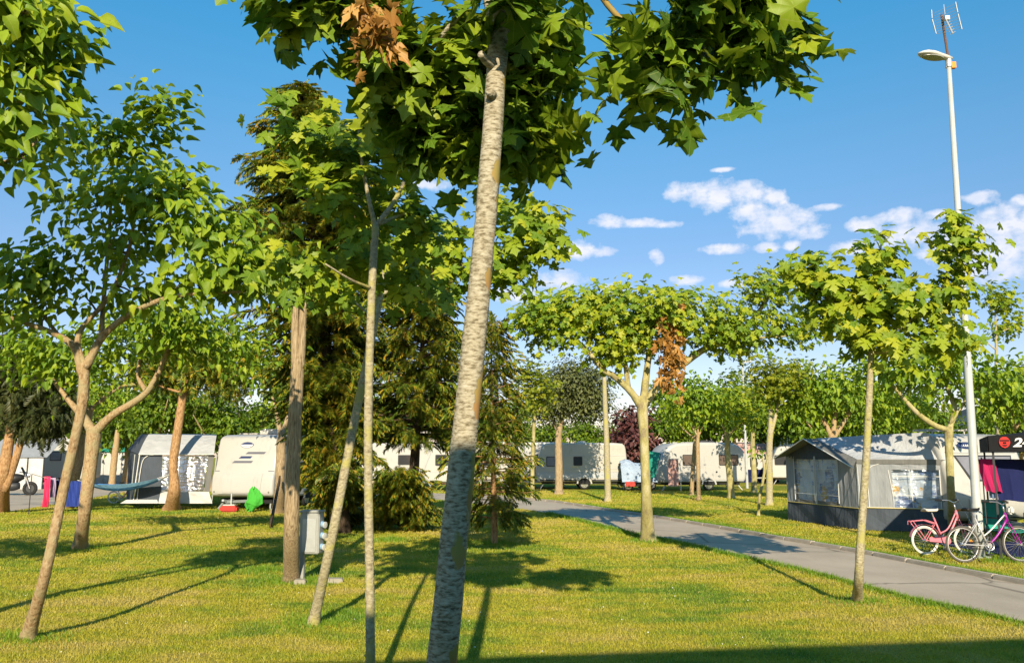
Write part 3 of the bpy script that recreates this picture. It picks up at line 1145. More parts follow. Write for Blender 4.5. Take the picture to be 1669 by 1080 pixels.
# ragged fringe where the lawn meets the asphalt and along the kerb
for line, off, k in ((near, -0.03, 16000), (far, 0.17, 12000)):
    i = rs.randint(8, len(line) - 18, k)
    f = rs.uniform(0, 1, k)[:, None]
    q = line[i] * (1 - f) + line[i + 1] * f
    nx = rs.exponential(0.05, k)
    sgn = -1 if off < 0 else 1
    ex = np.concatenate([ex, q[:, 0] + sgn * (nx * 0.9 + off * sgn) - (0.04 if sgn < 0 else -.04)])
    ey = np.concatenate([ey, q[:, 1] + sgn * (nx * 0.25 + (0.06 if sgn > 0 else 0))])
tall = np.concatenate([tall, np.ones(len(ex))])
x, y = np.concatenate([x, ex]), np.concatenate([y, ey])
n = len(x)
lod = np.clip(y / 10.0, 0.8, 4.0)
hgt = rs.uniform(0.012, 0.034, n) * (1 + 0.35 * (lod - 1)) * np.where(tall > 0, rs.uniform(1.2, 2.9, n), 1.0)
wid = 0.0045 * lod * rs.uniform(0.7, 1.4, n)
a = rs.uniform(0, 2 * PI, n)
lean = rs.uniform(0.1, 0.9, n) * hgt
b = rs.uniform(0, 2 * PI, n)
V = np.zeros((n, 3, 3), np.float32)
V[:, 0] = np.stack([x - np.cos(a) * wid, y - np.sin(a) * wid, np.zeros(n)], 1)
V[:, 1] = np.stack([x + np.cos(a) * wid, y + np.sin(a) * wid, np.zeros(n)], 1)
V[:, 2] = np.stack([x + np.cos(b) * lean, y + np.sin(b) * lean, hgt], 1)
T = np.arange(n * 3).reshape(-1, 3)
tl = tall > 0
tuft_o = link('grass_tufts', tri_mesh('grass_tufts', V[tl].reshape(-1, 3), np.arange(int(tl.sum()) * 3)), M['tuft'])
tag(tuft_o, 'longer green grass at tree feet and along the road edge', 'grass', kind='stuff')
V = V[~tl]
T = np.arange(len(V) * 3)
grass = link('grass', tri_mesh('grass', V.reshape(-1, 3), T), M['blade'])
tag(grass, 'short mown grass with dry straw-coloured patches', 'grass', kind='stuff')
# white clover heads in the lawn
mb = MB()
rng = random.Random(8)
for k in range(40):
    g = G(rng.uniform(20, 1250), rng.uniform(960, 1075))
    if inside(road_poly, np.array([g.x]), np.array([g.y]))[0]:
        continue
    r_ = rng.uniform(.004, .008)
    mb.disc((g.x, g.y, rng.uniform(.035, .06)), (rng.uniform(-.4, .4), -0.5, 1), r_, r_ * .9, 6, r_ * .3)
tag(mb.build('clover', M['dryflower']), 'tiny white clover heads scattered in the lawn', 'clover', kind='stuff')

# ------------------------------------------------------------------ trees
# the plane tree just in front of the camera
tr = [tuple(G(690, 1342)) + (0.082,)] + L((720, 1080, 4.1, .071), (742, 860, 4.1, .064), (763, 650, 4.12, .060), (785, 430, 4.15, .055), (800, 250, 4.18, .053), (808, 130, 4.2, .052), (813, 50, 4.2, .056), (818, -90, 4.25, .05))
make_tree('plane_tree', 'nearest plane tree, pale flecked leaning trunk, dark leafy crown cut by top edge', tr,
          [L((812, 60, 4.2, .03), (770, -60, 4.3, .028), (680, -110, 4.5, .022), (560, -60, 4.7, .012)),
           L((815, 20, 4.2, .035), (880, -110, 4.25, .028), (950, -50, 4.3, .02), (1000, 20, 4.35, .016), (1062, 64, 4.4, .012), (1150, 50, 4.45, .008)),
           L((818, -60, 4.25, .04), (800, -250, 4.5, .03), (760, -420, 4.8, .02)),
           L((806, 110, 4.19, .03), (790, 96, 4.1, .022), (784, 88, 4.06, .02)),
           L((805, 165, 4.2, .028), (800, 152, 4.12, .026), (799, 150, 4.10, .02)),
           L((728, 1000, 4.1, .045), (726, 992, 4.04, .040), (725, 990, 4.03, .030)),
           L((815, 30, 4.2, .03), (790, -20, 4.6, .024), (720, 60, 4.9, .016), (660, 130, 5.1, .008)),
           L((815, 10, 4.2, .03), (860, 10, 4.6, .02), (860, 110, 4.9, .01))],
          [blob(470, 5, 4.7, 50, 28, .3, 8), blob(560, 10, 4.7, 80, 38, .35, 14), blob(650, 60, 4.9, 70, 55, .35, 17), blob(700, 150, 5.1, 65, 60, .35, 30),
           blob(740, 225, 5.2, 70, 50, .3, 32), blob(855, 195, 5.1, 36, 70, .3, 24), blob(880, 60, 5.0, 45, 55, .3, 16), blob(800, 110, 5.2, 100, 85, .3, 40), blob(825, 255, 5.1, 30, 25, .2, 7),
           blob(820, 0, 3.98, 50, 18, .06, 6), blob(700, -180, 4.6, 260, 120, .9, 24), blob(950, -190, 4.6, 220, 110, .8, 15),
           blob(1080, 30, 4.45, 60, 32, .3, 9), blob(1055, 100, 4.45, 40, 35, .2, 8), blob(1175, 35, 4.5, 70, 38, .3, 12), blob(1262, 40, 4.5, 50, 40, .3, 9), blob(1220, 100, 4.5, 40, 25, .2, 5),
           blob(1130, 175, 4.45, 15, 14, .05, 2), blob(1042, 150, 4.45, 22, 14, .05, 3), blob(1243, 150, 4.5, 8, 12, .05, 1), blob(1315, 70, 4.5, 14, 15, .05, 2), blob(1160, 110, 4.5, 25, 22, .1, 3)],
          'plane', 0.185, 7, 'bark_flecked', 'plane_leaf_deep', 300, 1, 0.25, 0.75, 0.5, 0.11, seg=20, flare=1.2, limb_bark='bark_flecked', twig=.005, tip_down=.8, sunward=.1,
          dead=(P(606, 38, 4.25), (.055, .05, .08), 36, 0.15))

# slim upright plane
tr = [tuple(G(603, 1122)) + (0.037,)] + L((604, 1080, 6.5, .035), (602, 900, 6.5, .034), (600, 700, 6.5, .033), (605, 500, 6.52, .031), (612, 362, 6.55, .030))
make_tree('plane_tree', 'slim upright young plane tree left of the nearest trunk, forked low', tr,
          [L((612, 372, 6.55, .022), (600, 320, 6.5, .016), (588, 250, 6.5, .012), (582, 170, 6.5, .007)),
           L((613, 368, 6.55, .024), (640, 332, 6.6, .02), (662, 285, 6.65, .014), (672, 220, 6.7, .008)),
           L((606, 470, 6.52, .014), (570, 455, 6.3, .010), (530, 430, 6.1, .007)),
           L((614, 366, 6.55, .02), (650, 352, 6.8, .012), (680, 345, 6.9, .007))],
          [blob(560, 235, 6.8, 75, 45, .45, 20), blob(470, 205, 6.4, 30, 26, .25, 6), blob(490, 285, 6.5, 55, 25, .3, 7), blob(640, 225, 6.9, 50, 45, .35, 11),
           blob(600, 320, 7.1, 90, 45, .4, 17), blob(670, 370, 7.0, 50, 35, .3, 8), blob(555, 430, 6.9, 60, 30, .35, 9), blob(660, 460, 7.2, 50, 28, .3, 7),
           blob(470, 410, 6.6, 45, 28, .3, 5)],
          'plane', 0.145, 8, 'bark_sapling', 'plane_leaf', 300, 2, 0.45, 0.6, 0.5, 0.12, seg=10, twig=.0045, knots=5, sunward=.7)

# slanting slim plane
tr = [tuple(G(510, 1018)) + (0.052,)] + L((540, 880, 9.05, .050), (575, 700, 9.1, .046), (602, 570, 9.15, .042), (628, 440, 9.2, .034))
make_tree('plane_tree', 'slanting slim plane tree with its top sawn off', tr,
          [L((620, 478, 9.18, .024), (680, 468, 9.3, .02), (740, 438, 9.45, .016), (800, 420, 9.5, .012), (860, 385, 9.6, .007)),
           L((612, 520, 9.15, .018), (560, 480, 9.3, .012), (520, 460, 9.4, .007))],
          [blob(690, 440, 9.5, 80, 36, .5, 16), blob(550, 470, 9.4, 55, 34, .5, 11), blob(640, 400, 9.7, 70, 45, .5, 15), blob(720, 380, 9.7, 60, 40, .5, 15), blob(850, 392, 9.6, 52, 30, .5, 17), blob(868, 348, 9.6, 40, 12, .4, 8), blob(815, 440, 9.6, 55, 20, .4, 10), blob(800, 340, 9.7, 30, 20, .4, 6)],
          'plane', 0.165, 8, 'bark_sapling', 'plane_leaf', 240, 3, 0.45, 0.6, 0.5, 0.16, sunward=.6, twig=.005, knots=6)

# leaning mulberry on the left
tr = [tuple(G(45, 1040)) + (0.060,)] + L((75, 930, 8.35, .049), (103, 800, 8.4, .046), (130, 680, 8.4, .047), (136, 640, 8.4, .052), (138, 590, 8.4, .045))
make_tree('mulberry_tree', 'leaning mulberry with tan trunk at lower left, broad airy crown', tr,
          [L((134, 612, 8.4, .042), (120, 565, 8.4, .036), (80, 540, 8.3, .028), (10, 515, 8.1, .018), (-60, 480, 8.0, .01)),
           L((139, 600, 8.4, .048), (170, 545, 8.4, .036), (225, 505, 8.3, .028), (290, 482, 8.1, .02), (400, 475, 7.9, .01)),
           L((138, 600, 8.4, .036), (128, 545, 8.45, .028), (180, 480, 8.5, .022), (212, 400, 8.5, .017), (228, 330, 8.4, .012), (300, 310, 8.3, .007)),
           L((165, 552, 8.4, .03), (168, 500, 8.6, .024), (178, 380, 8.7, .018), (185, 240, 8.6, .009)),
           L((100, 552, 8.4, .02), (60, 500, 8.7, .015), (20, 440, 8.8, .008))],
          [blob(272, 180, 8.3, 34, 32, .25, 13), blob(195, 235, 8.5, 62, 42, .4, 24), blob(100, 268, 8.6, 40, 34, .4, 11), blob(250, 310, 8.4, 90, 40, .6, 34),
           blob(130, 345, 8.6, 60, 34, .5, 10), blob(335, 370, 8.2, 75, 42, .5, 28), blob(190, 405, 8.6, 90, 32, .6, 17), blob(48, 440, 8.3, 52, 38, .4, 22),
           blob(365, 440, 8.0, 78, 34, .45, 28), blob(240, 468, 8.4, 90, 20, .4, 12), blob(20, 505, 8.2, 50, 20, .4, 10), blob(120, 490, 8.6, 55, 18, .4, 6), blob(430, 430, 7.9, 36, 36, .3, 10)],
          'ovate', 0.125, 13, 'bark_mulberry', 'mulberry_leaf', 300, 4, 0.35, 0.85, 0.5, 0.14, seg=14, twig=.008, tip_down=.3, sunward=.65)

# mulberry whose trunk stands outside the frame on the left
tr = [(-6.0, 6.2, 0, .12), (-5.9, 6.2, 1.2, .105), (-5.7, 6.25, 2.6, .09)]
make_tree('mulberry_tree', 'mulberry branches with large leaves hanging in at the top left corner', tr,
          [[(-5.7, 6.25, 2.55, .06)] + L((-120, 250, 6.3, .04), (20, 180, 6.3, .022), (60, 120, 6.3, .014), (90, 60, 6.3, .008)),
           [(-5.7, 6.25, 2.5, .05)] + L((-180, 120, 6.2, .04), (-40, 30, 6.2, .025), (60, 20, 6.2, .01)),
           [(-5.7, 6.25, 2.5, .05)] + L((-160, 330, 6.4, .03), (20, 260, 6.4, .015), (60, 230, 6.4, .008))],
          [blob(35, 25, 6.2, 65, 28, .35, 18), blob(95, 62, 6.3, 34, 28, .25, 9), blob(15, 105, 6.3, 45, 28, .35, 11), blob(85, 145, 6.35, 40, 22, .25, 7), blob(25, 200, 6.4, 45, 28, .35, 10),
           blob(20, 268, 6.4, 35, 20, .25, 5), blob(-170, 100, 6.2, 140, 140, 1.0, 36), blob(-140, -120, 6.2, 200, 80, 1.0, 24)],
          'ovate', 0.155, 10, 'bark_mulberry', 'mulberry_leaf', 200, 5, 0.3, 0.85, 0.5, 0.14, twig=.007, tip_down=.3, sunward=.6)

# its neighbour further left, seen only by its shade on the lawn
make_tree('mulberry_tree', 'mulberry outside the left edge, known by its shade across the lawn', [(-9.9, 8.8, 0, .10), (-9.85, 8.8, 1.4, .085), (-9.8, 8.8, 2.6, .08)],
          [[(-9.8, 8.8, 2.5, .05), (-10.4, 8.9, 3.2, .03), (-11.0, 9.0, 3.8, .015)], [(-9.8, 8.8, 2.5, .05), (-9.2, 8.7, 3.2, .03), (-8.6, 8.6, 3.8, .015)]],
          [(np.array([-9.8, 8.8, 3.8]), np.array([1.9, 1.7, .55]), 110), (np.array([-8.4, 8.9, 3.6]), np.array([.9, 1.0, .35]), 36), (np.array([-9.8, 8.8, 4.4]), np.array([1.2, 1.2, .5]), 50)],
          'ovate', 0.16, 9, 'bark_mulberry', 'mulberry_leaf', 0, 45, .3, .9, .4, .2)

# thick-forked mulberry further back
tr = [tuple(G(130, 895)) + (0.125,)] + L((138, 830, 16.3, .115), (148, 750, 16.3, .125), (153, 705, 16.3, .14), (153, 695, 16.3, .12))
make_tree('mulberry_tree', 'thick-trunked mulberry with one bent limb rising to the right', tr,
          [L((154, 705, 16.3, .09), (185, 675, 16.2, .072), (238, 640, 16.1, .06), (268, 585, 16.0, .048), (284, 538, 16.0, .032)),
           L((152, 705, 16.3, .10), (136, 680, 16.4, .08), (110, 650, 16.6, .05), (80, 610, 16.8, .03)),
           L((240, 640, 16.1, .05), (225, 610, 16.4, .04), (235, 560, 16.6, .025))],
          [blob(270, 530, 16, 90, 38, 1.2, 95), blob(180, 565, 16.8, 90, 42, 1.2, 70), blob(90, 590, 16.8, 80, 42, 1.0, 58), blob(335, 560, 16, 65, 38, 1.0, 46), blob(20, 570, 17, 60, 40, 1, 34), blob(400, 560, 16.5, 45, 35, .9, 26)],
          'ovate', 0.15, 9, 'bark_mulberry', 'mulberry_leaf', 0, 6, 0.3, 0.9, 0.45, 0.25, twig=.012, tip_down=.5)

# trunk behind it, the hammock tree
tr = [tuple(G(108, 828)) + (0.20,)] + L((122, 770, 29.3, .19), (138, 700, 29.3, .17), (148, 660, 29.3, .12))
make_tree('mulberry_tree', 'grey leaning tree behind the thick mulberry, hammock tied to it', tr,
          [L((146, 670, 29.3, .08), (180, 640, 29, .06), (220, 620, 29, .03)), L((146, 670, 29.3, .08), (120, 640, 29.5, .05), (90, 620, 29.5, .03))],
          [blob(190, 620, 29.5, 70, 40, 1.6, 50), blob(100, 620, 29.8, 60, 40, 1.6, 40)], 'ovate', 0.19, 10, 'bark_grey', 'mulberry_leaf', 0, 7, .3, .9, .45, .35, twig=.015)

# furrowed pollard beside the cabinet
tr = [tuple(G(475, 948)) + (0.108,)] + L((475, 850, 11.9, .102), (479, 720, 11.95, .094), (484, 620, 12, .092), (486, 585, 12, .085))
make_tree('pollard_tree', 'furrowed brown pollard trunk with two sawn stubs beside the grey cabinet', tr,
          [L((483, 605, 12, .068), (481, 560, 12, .060), (481, 497, 12, .052)), L((489, 600, 12, .062), (492, 560, 12, .055), (494, 503, 12, .05)),
           L((492, 520, 12, .02), (505, 470, 12.2, .014), (520, 430, 12.3, .008))],
          [blob(500, 450, 12.2, 60, 40, .6, 16), blob(440, 470, 12.3, 50, 35, .5, 12)], 'ovate', 0.15, 8, 'bark_grey', 'mulberry_leaf', 0, 8, .4, .8, .45, .2, seg=16, twig=.006, flare=1.2)

# brown trunk behind the pollard
tr = [tuple(G(454, 836)) + (0.2,)] + L((456, 790, 27, .15), (458, 735, 27, .15), (459, 700, 27, .14))
make_tree('pollard_tree', 'brown stout trunk behind the furrowed pollard, white board leaning on it', tr,
          [L((458, 712, 27, .09), (450, 670, 27.2, .06), (440, 630, 27.4, .03)), L((460, 706, 27, .08), (475, 660, 27, .05), (480, 620, 27, .03))],
          [blob(440, 615, 27.5, 50, 40, 1.2, 45), blob(400, 590, 27.5, 40, 30, 1, 22)], 'ovate', 0.19, 9, 'bark_grey', 'mulberry_leaf', 0, 9, .4, .8, .45, .3, twig=.014)

# orange-barked pine in front of the left awning
tr = [tuple(G(280, 831)) + (0.24,)] + L((284, 800, 28.6, .20), (284, 780, 28.6, .15), (282, 755, 28.6, .14), (287, 720, 28.7, .15), (297, 650, 28.8, .13), (303, 600, 29.2, .10), (305, 560, 29.2, .07))
make_tree('pine_tree', 'orange-barked pine with a swollen base in front of the left awning', tr,
          [L((298, 640, 29.1, .05), (270, 632, 29.0, .035), (240, 620, 28.9, .02)), L((300, 630, 29.1, .05), (330, 615, 29, .035), (370, 600, 29, .02)), L((303, 600, 29.2, .05), (330, 560, 29.4, .03), (350, 540, 29.4, .02))],
          [blob(320, 585, 29.2, 80, 35, 1.5, 90), blob(260, 600, 29.2, 45, 25, 1.2, 36), blob(360, 615, 29.0, 45, 25, 1.2, 36), blob(300, 550, 29.4, 60, 30, 1.2, 50)],
          'spray', 0.42, 8, 'bark_pine', 'gold_spray', 0, 10, .5, .6, .5, .3, twig=.02)

# dark conifer on the left margin
tr = [tuple(G(4, 834)) + (0.2,)] + L((6, 780, 27, .18), (14, 720, 27, .15), (28, 650, 27.2, .11), (40, 590, 27.3, .07))
make_tree('cypress_tree', 'dark shaggy conifer with twin brown trunks at the left edge', tr,
          [L((8, 800, 27, .12), (28, 740, 27, .11), (42, 690, 27.1, .09), (62, 610, 27.2, .05)), L((20, 690, 27.1, .05), (-10, 650, 27, .03), (-40, 620, 27, .02)),
           L((40, 700, 27.1, .04), (70, 680, 26.8, .03), (95, 670, 26.7, .015))],
          [blob(20, 580, 27.2, 60, 50, 1.3, 90), blob(60, 640, 27, 45, 50, 1.1, 80), blob(-10, 640, 27.2, 50, 50, 1.2, 50), blob(80, 690, 27, 35, 20, .8, 30)],
          'spray', 0.42, 8, 'bark_pine', 'dark_spray', 0, 11, .5, .5, .5, .28, twig=.02, flare=1.15)

# golden conifers in the middle
make_conifer('cypress_tree', 'tall golden cypress, the highest conifer, behind the slim planes', G(556, 868), P(492, 140, 19.5),
             lambda t: float(np.interp(t, (0, .15, .35, .52, .72, .86, .95, 1), (.75, .95, 1.2, 2.0, 2.1, 1.3, .5, .12))), 300, 0.40, 0.10, 'gold_spray', 21, 0.24, 34, 0.42, 0.12)
make_conifer('cypress_tree', 'second golden cypress, layered branches behind the nearest trunk', G(668, 862), P(700, 395, 20.5),
             lambda t: 2.2 * (1 - t) ** 0.7 + 0.12, 190, 0.40, 0.30, 'gold_spray', 22, 0.15, 22, 0.22, 0.08)
make_conifer('cypress_shrub', 'low spreading golden cypress shrub at the foot of the conifers', G(655, 862), P(650, 775, 19.6),
             lambda t: 1.15 * (1 - t) ** 0.5 + .1, 90, 0.32, 0.05, 'gold_spray', 23, 0.05, 16, 0.2, 0.35)
make_conifer('cypress_shrub', 'dark cypress shrub in the shade beside the grey cabinet', G(556, 858), P(552, 770, 19.0),
             lambda t: 0.65 * (1 - t) ** 0.5 + .1, 60, 0.36, 0.05, 'gold_spray', 24, 0.05, 11, 0.2, 0.35)
make_conifer('cypress_tree', 'small sparse golden conifer right of the nearest trunk', G(806, 886), P(800, 520, 17.5),
             lambda t: 1.15 * (1 - t) ** 0.6 * (0.7 + 0.3 * math.sin(PI * t)) + 0.08, 120, 0.30, 0.10, 'gold_spray', 25, 0.07, 15, 0.12, 0.05, 'bark_pine')

# the plane tree with withered leaves beside the road
tr = [tuple(G(1056, 882)) + (0.14,)] + L((1053, 800, 18, .104), (1050, 720, 18, .096), (1047, 665, 18, .115), (1047, 645, 18, .10))
make_tree('plane_tree', 'mottled olive plane tree beside the road with a withered brown tuft', tr,
          [L((1046, 665, 18, .08), (1028, 638, 17.9, .072), (1000, 612, 17.8, .065), (985, 604, 17.7, .055), (945, 560, 17.6, .045), (890, 530, 17.5, .02)),
           L((1024, 632, 17.9, .06), (1017, 585, 17.9, .05), (1000, 565, 17.8, .045), (960, 520, 17.8, .02)),
           L((1049, 655, 18, .09), (1054, 605, 18.1, .07), (1060, 560, 18.2, .05), (1058, 500, 18.2, .025)),
           L((1050, 660, 18, .085), (1082, 618, 18, .072), (1118, 590, 18, .07), (1150, 568, 18, .068), (1200, 548, 18, .055), (1242, 500, 18.1, .04), (1262, 465, 18.1, .02)),
           L((1200, 548, 18, .03), (1250, 550, 17.9, .02), (1300, 545, 17.9, .012))],
          [blob(885, 520, 17.5, 50, 32, .8, 54), blob(950, 505, 17.6, 60, 34, .9, 68), blob(1050, 500, 17.9, 80, 34, 1.0, 100), blob(1000, 560, 17.9, 45, 42, .7, 60),
           blob(1060, 545, 18.1, 50, 35, .7, 26), blob(1130, 520, 17.9, 60, 38, .9, 64), blob(1195, 545, 18, 60, 42, .9, 66), blob(1240, 475, 18.1, 45, 38, .8, 44), blob(1285, 540, 17.9, 45, 38, .8, 34), blob(900, 555, 17.5, 50, 20, .6, 14)],
          'plane', 0.128, 12, 'bark_mottled', 'plane_leaf', 300, 12, 0.5, 0.6, 0.45, 0.22, sunward=.6, seg=14, twig=.012, dead=(P(1094, 575, 17.3), (.12, .10, .38), 170, 0.20))

# young plane at the right
tr = [tuple(G(1397, 980)) + (0.060,)] + L((1400, 935, 10.4, .052), (1404, 860, 10.4, .047), (1411, 760, 10.4, .044), (1417, 640, 10.45, .040), (1421, 560, 10.45, .037), (1424, 510, 10.45, .036))
make_tree('plane_tree', 'young plane tree at the right with a bushy crown before the lamp post', tr,
          [L((1421, 562, 10.45, .028), (1395, 530, 10.4, .022), (1350, 485, 10.3, .015), (1325, 440, 10.3, .008)),
           L((1424, 520, 10.45, .03), (1432, 470, 10.5, .02), (1436, 400, 10.5, .008)),
           L((1421, 555, 10.45, .028), (1475, 528, 10.4, .022), (1530, 480, 10.4, .015), (1555, 390, 10.3, .007)),
           L((1420, 575, 10.45, .02), (1480, 570, 10.3, .014), (1545, 545, 10.3, .008))],
          [blob(1322, 455, 10.3, 30, 32, .3, 16), blob(1425, 420, 10.4, 34, 24, .3, 14), blob(1385, 480, 10.4, 60, 35, .4, 26), blob(1455, 490, 10.4, 40, 34, .4, 18), blob(1535, 490, 10.4, 36, 36, .35, 18),
           blob(1556, 375, 10.2, 18, 36, .15, 10), blob(1572, 430, 10.3, 20, 34, .2, 10), blob(1440, 550, 10.4, 50, 26, .35, 16), blob(1540, 545, 10.4, 36, 24, .3, 12), blob(1350, 525, 10.3, 36, 18, .3, 8)],
          'plane', 0.155, 9, 'bark_sapling', 'plane_leaf', 300, 13, 0.55, 0.55, 0.45, 0.15, sunward=.6, seg=12, twig=.006, knots=6)

# tree by the bicycles
tr = [tuple(G(1553, 868)) + (0.10,)] + L((1550, 800, 19.7, .085), (1547, 740, 19.7, .085), (1546, 695, 19.7, .10))
make_tree('mulberry_tree', 'crooked mulberry standing behind the two bicycles', tr,
          [L((1545, 700, 19.7, .07), (1522, 692, 19.6, .065), (1490, 668, 19.5, .055), (1450, 622, 19.4, .03)),
           L((1547, 700, 19.7, .07), (1556, 665, 19.8, .06), (1542, 620, 19.9, .045), (1552, 575, 20, .02)),
           L((1548, 690, 19.7, .05), (1585, 640, 19.6, .03), (1620, 620, 19.6, .015))],
          [blob(1455, 590, 19.5, 60, 32, 1.0, 60), blob(1535, 590, 19.8, 55, 35, 1.0, 56), blob(1500, 620, 19.6, 50, 25, .8, 26), blob(1600, 610, 19.6, 50, 32, .9, 36), blob(1575, 650, 19.5, 25, 18, .5, 10)],
          'ovate', 0.17, 8, 'bark_mottled', 'mulberry_leaf', 0, 14, .35, .85, .45, .24, twig=.01)

tr = [(12.9, 24.5, 0, .12), (12.9, 24.5, 1.2, .11), (12.95, 24.5, 2.3, .1)]
make_tree('mulberry_tree', 'leafy mulberry above the black gazebo at the right edge', tr,
          [L((1655, 700, 24, .05), (1640, 660, 23.8, .035), (1600, 640, 23.6, .02)), L((1655, 700, 24, .05), (1680, 650, 24, .03), (1700, 610, 24, .02))],
          [blob(1625, 640, 23.6, 50, 32, 1.0, 60), blob(1670, 620, 23.8, 60, 40, 1.2, 60), blob(1640, 680, 24, 40, 14, .8, 16), blob(1720, 640, 24, 60, 50, 1.2, 30)],
          'ovate', 0.18, 8, 'bark_mulberry', 'mulberry_leaf', 0, 15, .35, .85, .45, .28, twig=.012)
tr = [(15.2, 27, 0, .07), (15.15, 27, 3.0, .055)] + L((1624, 570, 27, .045), (1622, 500, 27, .02))
make_tree('plane_tree', 'tall thin sapling with a small tuft high at the right edge', tr,
          [L((1623, 570, 27, .025), (1605, 555, 27, .015), (1595, 548, 27, .008)), L((1623, 545, 27, .025), (1645, 535, 27, .015), (1665, 530, 27, .01))],
          [blob(1627, 488, 27, 26, 28, .5, 34), blob(1648, 535, 27, 30, 14, .5, 18), blob(1662, 505, 27, 14, 14, .3, 7)], 'plane', 0.14, 10, 'bark_sapling', 'plane_leaf', 0, 16, .5, .7, .45, .2, twig=.01)

# middle-distance trees between the caravans
def mid_tree(label, base, pts, blobs, leaf='ovate', size=.2, leafm='mulberry_leaf', bark='bark_mulberry', seed=0, limbs=(), name='mulberry_tree', per=9, spread=.32):
    tr = [tuple(G(*base)) + (pts[0][2],)]
    d = tr[0][1]
    tr += [tuple(P(a, b, d)) + (r,) for a, b, r in pts]
    lim = [[tuple(P(a, b, d + k * .3)) + (r,) for k, (a, b, r) in enumerate(lb)] for lb in limbs]
    bl = [blob(a, b, d + dd, hw, hh, deep, n) for a, b, dd, hw, hh, deep, n in blobs]
    return make_tree(name, label, tr, lim, bl, leaf, size, per, bark, leafm, 0, seed, .4, .8, .45, spread, twig=.016, seg=8)


mid_tree('olive-grey oak with forked trunk before the blue-shaded caravan', (911, 805), [(911, 760, .19), (910, 715, .17), (912, 695, .15)],
         [(935, 630, 0, 48, 38, 1.6, 150), (905, 660, 0, 30, 22, 1.0, 50), (960, 660, 0, 35, 22, 1.2, 50)], 'tiny', .17, 'olive_leaf', 'bark_grey', 31,
         [[(911, 700, .12), (918, 675, .10), (925, 650, .06)], [(911, 705, .11), (902, 685, .08), (895, 660, .05)]], 'oak_tree', 48, .4)
mid_tree('bright yellow-green young plane behind the small conifer', (868, 812), [(868, 760, .09), (870, 700, .08), (872, 670, .06)],
         [(875, 640, 0, 34, 45, 1.0, 80), (855, 610, 0, 20, 22, .7, 20)], 'plane', .15, 'yellow_leaf', 'bark_mottled', 32, [[(871, 690, .04), (885, 650, .02)]], 'plane_tree', 12, .26)
mid_tree('bare branchless pale trunk standing by the caravan end', (991, 817), [(990, 770, .13), (988, 700, .115), (986, 650, .10), (985, 614, .085)], [], bark='bark_sapling', seed=33, name='bare_trunk')
mid_tree('slim forked tree in front of the towel-hung caravan', (1139, 815), [(1138, 770, .085), (1137, 725, .08), (1138, 708, .07)],
         [(1120, 650, 0, 40, 40, 1.4, 90), (1160, 660, 0, 30, 32, 1.2, 50)], seed=34, limbs=[[(1138, 712, .05), (1125, 690, .04), (1110, 665, .02)], [(1138, 710, .05), (1150, 688, .035), (1155, 665, .02)], [(1138, 712, .04), (1136, 680, .03), (1125, 640, .02)]])
mid_tree('thin leaning tree beside the pink towel', (1127, 807), [(1129, 770, .1), (1132, 730, .09), (1133, 700, .07)],
         [(1105, 670, .5, 30, 28, 1.0, 40)], seed=35, limbs=[[(1132, 715, .05), (1115, 700, .03), (1105, 690, .02)]])
mid_tree('mottled forked plane in front of the caravan rear window', (1192, 812), [(1190, 780, .15), (1186, 740, .125), (1185, 706, .12)],
         [(1195, 655, 0, 36, 34, 1.2, 80), (1220, 670, 0, 24, 22, 1, 30)], 'plane', .15, 'plane_leaf', 'bark_mottled', 36, [[(1185, 712, .07), (1178, 690, .06), (1172, 670, .03)], [(1186, 710, .07), (1200, 697, .05), (1215, 688, .03)]], 'plane_tree', 12)
mid_tree('tall grey twin-stemmed tree left of the grey awning', (1254, 823), [(1254, 780, .13), (1254, 730, .12), (1256, 700, .12)],
         [(1260, 625, 0, 42, 26, 1.2, 70), (1290, 610, 0, 34, 20, 1.0, 46), (1235, 605, 0, 22, 18, 1.0, 20)], 'plane', .15, 'yellow_leaf', 'bark_sapling', 37, [[(1255, 705, .09), (1256, 670, .07), (1254, 640, .04)], [(1257, 705, .08), (1266, 670, .06), (1270, 640, .03)]], 'plane_tree', 12)
mid_tree('crooked thin sapling stem left of the grey awning', (1236, 840), [(1238, 810, .045), (1243, 785, .045), (1246, 765, .04), (1243, 745, .03)],
         [(1232, 735, 0, 8, 6, .2, 3)], 'ovate', .14, 'mulberry_leaf', 'bark_mottled', 38, [[(1244, 780, .03), (1250, 755, .03), (1248, 738, .015)]], 'sapling', 6, .15)
mid_tree('mottled trunk with round crown between white caravan and awning', (1229, 803), [(1229, 770, .14), (1227, 730, .13), (1227, 705, .1)],
         [(1228, 665, 0, 32, 28, 1.4, 90)], seed=39, bark='bark_mottled')
mid_tree('many-stemmed mulberry rising behind the grey awning roof', (1358, 822), [(1358, 780, .2), (1358, 740, .2), (1357, 712, .18)],
         [(1330, 630, 0, 50, 36, 1.5, 100), (1390, 640, 0, 45, 36, 1.5, 80), (1300, 660, 0, 30, 30, 1.0, 40), (1430, 660, .5, 35, 30, 1.2, 50), (1480, 670, 1, 40, 26, 1.2, 50)], seed=40,
         limbs=[[(1357, 715, .1), (1340, 680, .09), (1325, 650, .05)], [(1357, 715, .1), (1362, 670, .08), (1368, 640, .04)], [(1358, 715, .1), (1385, 670, .08), (1400, 640, .05)]])
mid_tree('round green tree behind the motorcycle at left', (182, 793), [(186, 750, .2), (190, 720, .18), (192, 700, .14)],
         [(190, 655, 0, 45, 36, 1.8, 110)], size=.22, seed=41)
mid_tree('forked pale tree between motorcycle and motorhome', (68, 778), [(70, 745, .2), (74, 715, .18), (76, 700, .15)],
         [(80, 665, 0, 40, 30, 1.8, 90)], size=.24, seed=42, limbs=[[(75, 705, .1), (78, 690, .08), (84, 670, .05)]])
